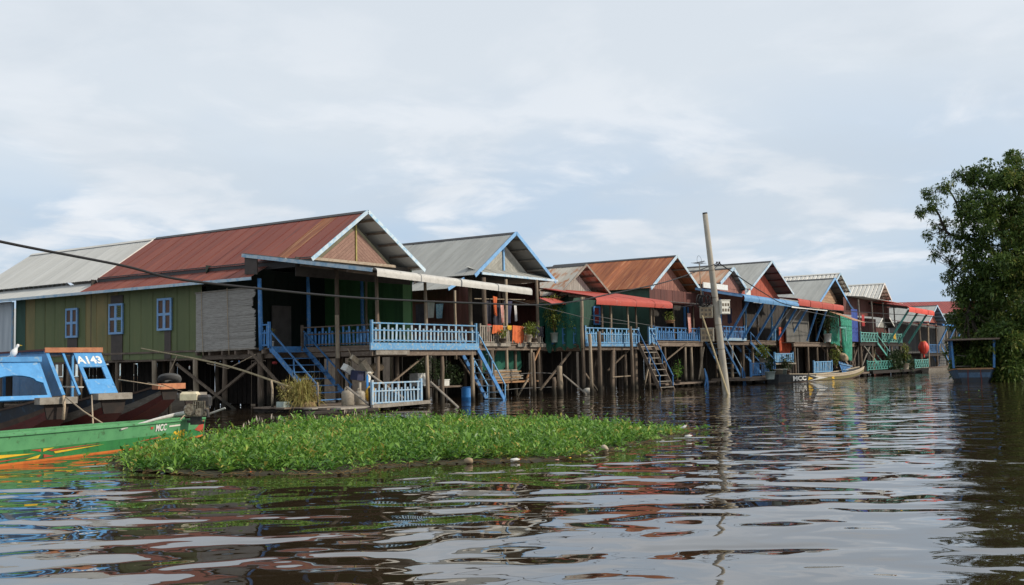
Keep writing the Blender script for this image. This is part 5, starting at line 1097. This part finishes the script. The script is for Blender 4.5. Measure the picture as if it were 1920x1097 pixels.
for lab,pts,r in (('thin wire from the pole down to the red awning house',[PP(4.6),(18,-6,4.6),(24.6,-2.4,5.2)],.012),('thin grey wire above the blue railing beside the pole',[PP(3.3)-X_*.3,(20,-5.5,3.5),(15.2,-2.5,4.3)],.012),('thin green line from the wooden balcony to the red awning house',[(10.9,.2,5.2),(13.5,-2.0,4.4),(16.5,-2.4,4.0),(20,-2.4,3.9)],.012),('thin wire across the teal balcony',[(44,-4.4,5.4),(58,-5,4.8),(70,-5,4.9),(86,-5.3,4.7)],.02),('thin line between water posts under the wooden railing',[(9.6,-.6,1.15),(12.8,-.5,1.2),(14.8,-.8,1.1)],.018),('lower thin line between water posts under the wooden railing',[(7.2,-.6,.25),(10.5,-.5,.4),(14.8,-.8,.4)],.018)):
    wire('wire',lab,pts,r)
# aerial
an=thing('aerial','thin television aerial on a mast behind the small rusty roof','aerial',(32.4,-.7,3))
part('mast','engine_metal',an,lambda b:b.tube([(32.6,-1.5,3.0),(32.4,-1.45,8.4)],.03,6)); part('dipole','wire_grey',an,lambda b:[b.bar((32.4+.1*k,-1.45-.4,8.45+.1*math.cos(k)),(32.4+.1*k,-1.45+.5,8.45),.02,.02) for k in range(-3,4)]); part('ring','wire_grey',an,lambda b:torus(b,(32.4,-1.45,8.6),.33,.012,18,4,ax=(.6,-.5,.1)))
# mooring posts in the water
for lab,(x,y,z,r,m_) in {'tall bare stake in the water before the left end of the bright blue fence':(14.3,-3.0,3.25,.10,'pale_post_wood'),'thicker bare stake beside the first one before the blue fence':(15.3,-3.0,3.4,.12,'post_wood'),'bare stake rising before the right end of the blue fence':(19.5,-2.75,3.75,.10,'post_wood'),'short thick pale post in the water below the green net':(13.4,-1.6,1.55,.16,'pale_post_wood'),'leaning post in the water below the wooden railing':(11.4,-1.2,2.3,.09,'post_wood'),'short square post at the end of the low lines':(12.6,-1.7,.95,.12,'post_wood'),'post beside the blue stairs bottom':(7.6,-1.2,2.4,.14,'post_wood'),'thin stake beside the grass clump':(-5.6,-2.2,1.15,.035,'pale_post_wood'),'thin post left of the grass clump on the dock':(-6.5,-.6,1.25,.05,'pale_post_wood')}.items():
    t=thing('mooring_post',lab,'post',(x,y,0),'posts standing in the water'); part('timber',m_,t,lambda b:b.tube([(x+J(.08),y,-.7),(x+J(.04),y+J(.04),z*.4),(x+J(.04),y+J(.04),z*.75),(x-.02,y,z)],[r*1.1,r,r*.92,r*.85],7),True)
fl=lump('foam_float','white foam float tied at a stick below the green net','float',(14.6,-2.6,.12),.30,'foam')
for lab,a_,b_ in (('slanting stick pushed into the water by the white foam float',(13.2,-1.9,1.1),(14.5,-2.7,-.1)),('slanting stick leaning on the lower fence of the front house',(-1.6,-4.6,1.05),(-.6,-5.6,-.3)),('grey stick leaning against the post by the jerrycans',(-5.05,-3.2,.95),(-4.6,-4.5,-.1)),('pale plank leaning behind the lower fence',(-3.1,-2.6,1.45),(-1.9,-3.4,.4))):
    t=thing('stick',lab,'stick',a_); part('shaft','old_board_wood',t,lambda b:b.tube([a_,b_],[.045,.05],6))
bp_=thing('bamboo_pole','long bent bamboo pole slung along the left side of the front house','pole',(-4.8,4,1.6))
part('culm','bamboo',bp_,lambda b:b.tube(catenary([(-4.8,9.7,2.76),(-4.8,6.2,2.25),(-4.8,3.4,1.76),(-4.9,-.1,.92)],5),[.03]*5+[.042]*11,7))
rp('loose rope hanging from the bamboo pole',[(-4.8,7.2,2.35),(-4.85,7.6,1.7),(-4.8,7.9,1.2)],.02); rp('rope from the bamboo pole up to the corner post',[(-4.8,5.2,2.0),(-4.5,4.2,1.75),(-4.0,3.0,2.35)],.02)
# ---------------------------------------------------------------- reed blind
rb=thing('reed_blind','frayed grey reed blind hanging at the side of the front porch','blind',(-3.98,4.9,2.6))
def reeds(b):
    n=74
    for i in range(n):
        z=2.62+2.58*i/n; e=3.02+R.choice([0,0,.02,.05,.09])+ (.16 if 1.7<2.62+2.58*i/n-2.6<2.2 else 0)
        b.hexa([(-4.03+J(.018),e,z),(-3.99,e,z),(-3.99,6.86+J(.02),z-.04),(-4.03,6.86,z-.04),(-4.03,e,z+.031),(-3.99,e,z+.031),(-3.99,6.86,z-.009),(-4.03,6.86,z-.009)])
part('reed_slats','blind_reed',rb,reeds)['kind']='stuff'
for z in (2.58,5.2): MB().bar((-4.02,3.0,z+.02),(-4.02,6.9,z-.03),.07,.07).build('blind_rod','old_board_wood',rb)
for y in (6.45,4.75): part('blind_cord','rope',rb,lambda b:b.tube([(-4.07,y,5.3),(-4.08,y-.05,3.8),(-4.07,y-.12,2.35)],.014,5))
# ---------------------------------------------------------------- landing of the front house
ld=thing('landing_stage','low wooden landing stage with a grey blue fence under the front house','landing stage',(-4,-2,0))
for i in range(9):
    y=-4.45+i*.52; MB().box(-6.9+J(.25),-1.55+J(.1),y,y+.47+J(.03),.16+J(.015),.215).build('plank','old_board_wood' if i in (0,2) else 'board_wood',ld)
for x in (-6.6,-4.4,-1.9): MB().box(x-.07,x+.07,-4.3,.2,.02,.155).build('bearer','dark_wood',ld)
MB().bar((-5.2,-4.62,.20),(-1.6,-4.55,.24),.10,.14).build('edge_beam','old_board_wood',ld)
MB().tube([(-8.0,-3.9,.05),(-5.0,-4.75,.07)],[.10,.09],8).build('edge_log','dark_wood',ld)
railing(ld,(-5.05,-4.5),(-2.1,-4.5),.24,.84,'pale_blue_paint',.20,'alt',.09,mb='pale_blue_paint')
posts(ld,[(-5.1,-4.42,-.5,.9,.06,'dark_wood')],name='pile')
def jerry(label,loc,w_,h_,m,neck):
    x,y,z=loc; t=thing('jerrycan',label,'jerrycan',loc)
    part('can_body',m,t,lambda b:b.lathe(loc,[(0,0),(w_*.92,0),(w_,.04),(w_,h_*.72),(w_*.8,h_*.86),(.05,h_*.9),(.05,h_*.9+neck),(0,h_*.9+neck)],8),True)
    part('can_handle',m,t,lambda b:b.tube([(x-w_*.7,y,z+h_*.8),(x-w_*.6,y,z+h_*1.02),(x+.0,y,z+h_*1.02)],.025,6))
jerry('squat brown jerrycan on the landing stage, left of two',(-4.78,-3.0,.22),.25,.66,'plastic_jerry',.06)
jerry('tall necked brown jerrycan on the landing stage, right of two',(-4.12,-3.05,.22),.20,.62,'plastic_jerry',.32)
lump('sack','yellow printed plastic sack standing beside the jerrycans','sack',(-3.55,-3.1,.58),.30,'plastic_yellow',(.75,.7,1.9),(0,0,1))
lump('basket','round brown basket hanging under the porch floor','basket',(-1.0,-1.2,1.66),.34,'sack',(1,1,.9),(0,0,1))
wire('rope','coil of rope hanging from the porch edge beside the front post',[(-2.15,-.6,2.5),(-2.2,-.8,2.2),(-2.15,-.55,2.0),(-2.2,-.8,1.9),(-2.15,-.7,1.6)],.014,'rope','rope')
def crate(name,label,c,s,m,tilt=0):
    t=thing(name,label,'container',c); q=Matrix.Translation(c)@Matrix.Rotation(tilt,4,'Y')@Matrix.Rotation(tilt*.6,4,'X')
    def f(b):
        a,bb_,cc=s; th=.02
        for (x0,x1,y0,y1,z0,z1) in ((-a,a,-bb_,bb_,-cc,-cc+th),(-a,-a+th,-bb_,bb_,-cc+th,cc),(a-th,a,-bb_,bb_,-cc+th,cc),(-a+th,a-th,-bb_,-bb_+th,-cc+th,cc),(-a+th,a-th,bb_-th,bb_,-cc+th,cc)):
            k=len(b.v); b.box(x0,x1,y0,y1,z0,z1); b.v[k:]=[tuple(q@V(v)) for v in b.v[k:]]
    part('tub_shell',m,t,f); part('tub_rim',m,t,lambda b:(lambda k:(b.box(-s[0]-.02,s[0]+.02,-s[1]-.02,-s[1]-.001,s[2]-.05,s[2]),b.v.__setitem__(slice(k,None),[tuple(q@V(v)) for v in b.v[k:]])))(len(b.v)))
for i,(lab,c,s,m_,ti) in enumerate((('tilted square tub with a dirty bottom hung under the porch',(-2.45,-.85,1.62),(.22,.16,.14),'plastic_white',.5),('flat pale board box hung topmost in the bunch under the porch',(-2.2,-1.1,2.0),(.30,.06,.10),'pot_cream',.5),('long pale container hung at the right of the bunch',(-1.8,-1.3,1.66),(.14,.12,.34),'pot_cream',-.5),('dark blue tub at the bottom of the hanging bunch',(-2.2,-1.2,1.35),(.24,.2,.2),'cloth_navy',.1),('small white box hung lowest in the bunch',(-1.9,-1.5,1.28),(.10,.06,.22),'plastic_white',0),('white crate on the shelf under the front porch',(4.0,.6,1.05),(.32,.25,.3),'plastic_white',0),('small white box on the shelf near the blue stairs',(6.0,.6,.86),(.2,.2,.16),'plastic_white',0))): crate('plastic_tub',lab,c,s,m_,ti)
crate('foam_box','pale foam planting box left of the grass clump on the dock',(-6.35,-1.25,.30),(.34,.2,.13),'pot_pale')
def barrel(lab,x,y,m_):
    t=thing('barrel',lab,'barrel',(x,y,0)); part('drum',m_,t,lambda b:b.lathe((x,y,-.2),[(0,0),(.28,0),(.30,.05),(.30,.35),(.315,.37),(.30,.39),(.30,.78),(.27,.84),(0,.84)],14),True); part('drum_lid',m_,t,lambda b:b.lathe((x,y,.64),[(0,0),(.22,0),(.22,.03),(0,.03)],14))
barrel('bright blue plastic barrel floating beside the blue stairs',5.4,-1.3,'plastic_blue')
tag(MB().prism([(-3.22,-2.6,.6),(-3.05,-2.55,.6),(-3.05,-2.55,1.3),(-3.13,-2.58,1.42),(-3.22,-2.6,1.3)],(.02,.05,0)).build('cloth_strip','plastic_blue'),'narrow bright blue cloth strip hanging behind the lower fence','cloth')
# dry grass clump
gc=thing('grass_clump','large dry arching grass clump growing on the dock before the blue stairs','grass',(-5.6,-1.6,.2))
n=1300; base=np.column_stack([NR.normal(-5.75,.20,n),NR.normal(-1.55,.20,n),np.full(n,.30)]); ang=NR.uniform(0,6.28,n); el=NR.uniform(.35,1.1,n)
v=[];f=[]
for i in range(n):
    L=NR.uniform(.8,1.75); a=ang[i]; pts=[]; h=np.array([math.cos(a),math.sin(a),0.]); up=el[i]
    for k in range(5):
        s=k/4; pts.append(base[i]+h*L*s*(.12+.55*(1.15-up)*s+.12*s)+np.array([0,0,L*(s*(1.5*up)-s*s*.85)]))
    w_=.018; sd=np.array([-h[1],h[0],0])*w_; k0=len(v)
    for k,p in enumerate(pts): v+= [p-sd*(1-k/4.2),p+sd*(1-k/4.2)]
    for k in range(4): f.append((k0+2*k,k0+2*k+1,k0+2*k+3,k0+2*k+2))
o=gc.location; link('blades',quad_mesh('blades',v,f,'leaf_dry',o),gc)
part('root_ball','wood_litter',gc,lambda b:b.lathe((-5.7,-1.7,.12),[(0,-.1),(.5,0),(.46,.25),(.2,.34),(0,.36)],12),True)
foliage(gc,'weeds',[(-6.3,-1.2,.75),(-6.0,-.9,.9),(-6.4,-1.5,.6)],[.35,.35,.3],450,.14,.25,'leaf_dry')['kind']='stuff'
# small floats hung under the reed blind
for lab,p,m_ in (('blue drink bottle hung under the reed blind',(-3.7,4.4,1.95),'plastic_blue'),('clear bottle hung on the rope under the blind',(-4.6,6.6,1.75),'plastic_white')): bottle(lab,p,(0,0,1),m_)
lump('toy_cone','small red cone float hung beside the corner post','float',(-3.6,2.3,1.95),.12,'cloth_red',(1,1,1),(0,0,1))
# ---------------------------------------------------------------- washing and cloths of the second house
WG='washing hung on the balcony'
for lab,a_,b_,dr,m_,tp,fo in (('dark long shirt at the left of the hanging washing',(9.9,.9,5.05),(10.6,.9,5.1),1.2,'cloth_dark',.1,2),('pink and orange shirt hung high among the washing',(10.75,.85,5.35),(11.15,.85,5.3),1.0,'cloth_orange',.5,2),('black trousers hung behind the pink shirt',(10.9,1.0,5.0),(11.9,1.0,5.0),1.3,'cloth_dark',.2,3),('red and white sleeve hung in the middle of the washing',(11.35,.82,4.9),(11.65,.82,4.9),.95,'cloth_pink',.3,1),('navy jacket hung in the washing with a pointed hem',(11.8,.85,5.12),(12.6,.85,5.15),1.25,'cloth_navy',.6,2),('white sleeve at the right end of the washing',(12.7,.84,4.95),(12.95,.84,4.95),.85,'cloth_white',.2,1),('red cloth low behind the left end of the railing',(9.2,.4,3.85),(9.9,.4,3.8),.9,'cloth_red',.1,2)):
    cloth('garment',lab,'washing',a_,b_,dr,m_,fo,.05,taper=tp,group=WG,ragged=.08)
for lab,a_,b_,dr,m_ in (('bright orange towel over the left of the wooden railing',(9.35,-.08,3.74),(10.25,-.08,3.74),.42,'cloth_orange'),('yellow cloth over the middle of the wooden railing',(10.7,-.08,3.74),(11.1,-.08,3.74),.22,'cloth_yellow'),('long orange towel draped aslant over the wooden railing',(11.15,-.09,3.76),(12.2,-.09,3.72),.85,'cloth_orange'),('dark cloth over the right of the wooden railing',(12.9,-.08,3.74),(13.6,-.08,3.74),.4,'cloth_navy'),('black cloth at the right end of the wooden railing',(13.65,-.08,3.74),(14.2,-.08,3.74),.5,'cloth_dark')):
    cloth('towel',lab,'towel',a_,b_,dr,m_,3,.05,group='cloths over the wooden railing',ragged=.25,taper=-.1)
for lab,a_,b_,dr,m_,tp in (('pale blue shirt hung at the side of the maroon wall',(7.9,2.5,4.9),(7.9,2.0,4.9),.75,'cloth_lightblue',.3),('white shirt hung on the maroon wall',(7.95,3.1,5.1),(7.95,2.6,5.1),.9,'cloth_white',.3),('dark shirt hung furthest left on the maroon wall',(7.95,3.9,4.95),(7.95,3.2,4.95),1.2,'cloth_dark',.2)): cloth('garment',lab,'washing',a_,b_,dr,m_,2,.05,taper=tp,out=(-1,0,0),group='shirts on the maroon wall')
cloth('rag','rust red cloth hung from the railing end under the blue awning','cloth',(44.6,-2.55,4.15),(47.0,-2.55,4.15),2.1,'cloth_rust',4,.12,ragged=.2,taper=-.05)
cloth('fish_net','dark green net hung down the side of the house under the red awning','net',(14.93,.75,5.15),(14.93,-2.05,5.05),2.55,'net_green',4,.10,out=(-1,0,0),ragged=.12)
cloth('fish_net','green net slung under the wooden railing floor','net',(9.4,.9,2.45),(13.2,.8,2.4),1.0,'net_green',5,.12,ragged=.2)
lt=thing('lantern','tall red ribbed lantern hanging by the weathered grey house','lantern',(78.6,-5.4,2.1)); lp=V((78.6,-5.4,2.55))
for k in range(12):
    part('lantern_panel','lantern_red' if k%2 else 'bright_red',lt,lambda b:b.grid(lambda u,v:lp+V((math.cos((k+u)*math.pi/6),math.sin((k+u)*math.pi/6),0))*(.16+.34*math.sin(math.pi*(.06+.88*v))+.03*math.sin(math.pi*u))+V((0,0,(v-.5)*1.25)),3,8),True)
part('lantern_cap','boat_yellow',lt,lambda b:b.lathe(lp,[(0,.60),(.2,.60),(.2,.68),(0,.68)],12)); part('lantern_cord','cable_black',lt,lambda b:b.tube([lp+V((0,0,.68)),lp+V((.1,.4,2.6))],.015,5)); part('tassel','lantern_red',lt,lambda b:b.lathe(lp,[(0,-.62),(.06,-.62),(.1,-1.0),(0,-1.0)],8))
# planks under the second house
for i in range(8):
    z=.83+.075*i; x=10.6+J(.3); tag(MB().box(x-1.5+J(.2),x+1.3+J(.3),-.1+J(.05),.25+J(.05),z,z+.06).build('loose_plank','old_board_wood' if i%2 else 'wood_litter'),('lowest','second lowest','third lowest','fourth lowest','fourth from the top','third from the top','second from the top','topmost')[i]+' weathered plank of the pile under the wooden railing','plank','planks piled under the wooden railing')
# ---------------------------------------------------------------- potted plants
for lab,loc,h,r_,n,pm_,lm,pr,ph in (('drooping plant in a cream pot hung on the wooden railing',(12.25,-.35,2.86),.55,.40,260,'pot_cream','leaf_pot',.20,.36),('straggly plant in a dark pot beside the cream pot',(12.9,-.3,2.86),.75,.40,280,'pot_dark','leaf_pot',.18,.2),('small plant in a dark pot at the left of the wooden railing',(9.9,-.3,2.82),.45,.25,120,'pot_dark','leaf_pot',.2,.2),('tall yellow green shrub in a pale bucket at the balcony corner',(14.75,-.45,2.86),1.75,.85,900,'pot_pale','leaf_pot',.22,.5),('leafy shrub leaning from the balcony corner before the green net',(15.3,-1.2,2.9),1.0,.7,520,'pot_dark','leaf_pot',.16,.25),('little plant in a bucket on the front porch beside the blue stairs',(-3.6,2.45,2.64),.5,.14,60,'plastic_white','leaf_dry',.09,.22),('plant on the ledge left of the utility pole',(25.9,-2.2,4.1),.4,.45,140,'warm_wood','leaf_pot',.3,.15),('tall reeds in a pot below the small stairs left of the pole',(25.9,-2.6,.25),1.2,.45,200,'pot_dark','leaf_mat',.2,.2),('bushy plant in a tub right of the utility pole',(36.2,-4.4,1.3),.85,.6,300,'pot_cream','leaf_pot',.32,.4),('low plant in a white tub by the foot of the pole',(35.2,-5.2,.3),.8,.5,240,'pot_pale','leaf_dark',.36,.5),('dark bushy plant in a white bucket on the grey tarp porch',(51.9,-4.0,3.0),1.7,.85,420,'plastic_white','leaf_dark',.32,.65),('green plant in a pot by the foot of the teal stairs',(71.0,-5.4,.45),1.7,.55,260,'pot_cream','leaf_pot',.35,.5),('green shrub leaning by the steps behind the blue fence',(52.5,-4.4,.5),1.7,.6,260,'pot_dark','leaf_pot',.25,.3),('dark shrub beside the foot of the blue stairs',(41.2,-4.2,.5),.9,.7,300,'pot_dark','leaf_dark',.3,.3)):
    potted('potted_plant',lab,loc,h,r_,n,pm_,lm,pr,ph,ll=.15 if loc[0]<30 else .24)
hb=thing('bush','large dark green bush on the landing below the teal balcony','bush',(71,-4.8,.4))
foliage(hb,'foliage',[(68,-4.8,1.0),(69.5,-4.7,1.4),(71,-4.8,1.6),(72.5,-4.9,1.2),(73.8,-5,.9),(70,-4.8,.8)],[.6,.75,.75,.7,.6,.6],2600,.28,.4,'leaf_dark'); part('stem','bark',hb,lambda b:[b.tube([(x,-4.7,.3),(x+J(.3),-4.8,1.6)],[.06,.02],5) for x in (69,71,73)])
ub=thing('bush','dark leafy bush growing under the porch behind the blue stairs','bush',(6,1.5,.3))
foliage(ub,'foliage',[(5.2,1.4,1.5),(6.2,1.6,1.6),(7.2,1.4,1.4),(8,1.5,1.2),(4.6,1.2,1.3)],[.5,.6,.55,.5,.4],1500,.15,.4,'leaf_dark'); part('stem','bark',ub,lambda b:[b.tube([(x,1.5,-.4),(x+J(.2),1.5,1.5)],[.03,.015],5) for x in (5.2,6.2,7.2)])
# blue ropes on the low platform next to the pole
for lab,x,y in (('hank of blue rope on a post left of the utility pole',30.6,-2.3),('thick hank of blue rope beside the foot of the utility pole',34.0,-3.6)):
    t=thing('rope_hank',lab,'rope',(x,y,.1)); part('post','pale_post_wood',t,lambda b:b.tube([(x,y,-.5),(x,y,1.15)],.07,7))
    for k in range(6): part('rope_strand','blue_paint',t,lambda b:b.tube(catenary([(x-.04,y-.1,1.15),(x+J(.25),y-.16,.6),(x+J(.35),y-.18,.0)],4),.04,5))
# houses further back seen as bits between the posts
fb=thing('far_landing','far blue and white railed landing seen under the front house','landing stage',(4,30,0))
part('deck','board_wood',fb,lambda b:b.box(-6,12,29,31,1.2,1.35)); 
railing(fb,(-6,29),(12,29),1.4,.9,'white_blue_trim',.45,'all',.16,mb='white_blue_trim')
posts(fb,[(x,29.5,-.5,1.2,.1) for x in (-5,-1,3,7,11)])
# second row behind, closing the view under the floors
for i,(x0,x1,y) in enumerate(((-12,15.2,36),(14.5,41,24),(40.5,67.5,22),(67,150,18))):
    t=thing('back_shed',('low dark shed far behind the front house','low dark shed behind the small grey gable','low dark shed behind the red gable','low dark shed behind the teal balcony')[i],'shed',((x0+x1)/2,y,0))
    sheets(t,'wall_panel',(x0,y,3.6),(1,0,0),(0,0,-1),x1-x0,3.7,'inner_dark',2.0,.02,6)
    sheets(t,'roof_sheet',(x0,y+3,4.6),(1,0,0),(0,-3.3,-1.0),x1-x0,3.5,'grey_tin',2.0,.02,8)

# more odds and ends on the far porches
for lab,a_,b_,dr,m_,tp in (('pink cloth hung at the right end of the dark blue railing',(30.4,-1.35,4.9),(30.9,-1.35,4.9),1.3,'cloth_pink',.2),('blue shirt hung under the blue awning',(36.0,-1.9,5.4),(36.9,-1.9,5.4),1.1,'cloth_navy',.2),('white shirt hung under the blue awning',(41.6,-1.8,5.2),(42.2,-1.8,5.2),.9,'cloth_white',.2),('red cloth hung in the dark porch of the maroon house',(63.4,-3.6,5.6),(64.3,-3.6,5.6),1.0,'cloth_red',.1),('yellow cloth over the teal balcony rail',(72.2,-4.12,4.0),(73.0,-4.12,4.0),.6,'cloth_yellow',0)):
    cloth('garment',lab,'washing',a_,b_,dr,m_,2,.06,taper=tp,ragged=.1)
pnl=thing('leaning_panel','blue slatted panel leaning aslant beside the low blue fence','panel',(52.5,-4.9,.4))
for k in range(7): part('slat','blue_paint',pnl,lambda b:b.bar((51.6+.42*k,-4.95,1.35-.05*k),(52.4+.42*k,-5.0,.45),.20,.03,up=(0,1,0)))
for k in (0,1): part('batten','sky_blue_paint',pnl,lambda b:b.bar((51.7+.5*k,-5.03,1.2-.5*k),(54.9+.1*k,-5.03,.95-.35*k),.07,.05,up=(0,1,0)))
hat=thing('straw_hat','round straw hat hung above the leaning blue panel','hat',(53.4,-4.8,1.6)); part('brim','sack',hat,lambda b:b.lathe((53.4,-4.85,1.75),[(0,.22),(.12,.2),(.17,.06),(.42,-.03),(.42,-.05),(.15,.03),(0,.15)],14,(-.5,-.7,.5)),True)
basin=thing('basin','grey metal basin standing on the low shelf under the blue awning','basin',(41.6,-3.5,1.38)); part('bowl','engine_metal',basin,lambda b:b.lathe((41.6,-3.5,1.38),[(0,0),(.3,0),(.42,.25),(.44,.25),(.31,-.01)],14),True)
for lab,x,y,z,m_ in (('cream pot without a plant on the edge of the platform by the pole',37.3,-5.0,.42,'pot_cream'),('pale tub on the platform by the blue fence',38.4,-4.9,.42,'pot_pale')):
    t=thing('tub',lab,'tub',(x,y,z)); part('tub_body',m_,t,lambda b:b.lathe((x,y,z),[(0,0),(.28,0),(.36,.5),(.38,.5),(.38,.55),(.33,.55),(.3,.1),(0,.1)],12),True)

# scraps of leaf drifting on the open water
n=260; a=NR.uniform(0,1,n); px=np.column_stack([NR.uniform(-26,20,n),NR.uniform(-24,-5,n),np.full(n,.006)]); px[:120,:2]=NR.normal([-15,-21.5],[4,1.0],(120,2))
d=NR.normal(0,1,(n,3)); d[:,2]=.02; v,f=leaf_arrays(px,d,NR.uniform(.05,.16,n),NR.uniform(.02,.05,n),np.zeros(n)); v[:,2]=np.clip(v[:,2],.004,.03)
tag(link('floating_leaves',quad_mesh('floating_leaves',v,f,'leaf_mat',(-10,-15,0)),None,Matrix.Translation((-10,-15,0))),'loose leaves drifting on the open water','leaves',kind='stuff')
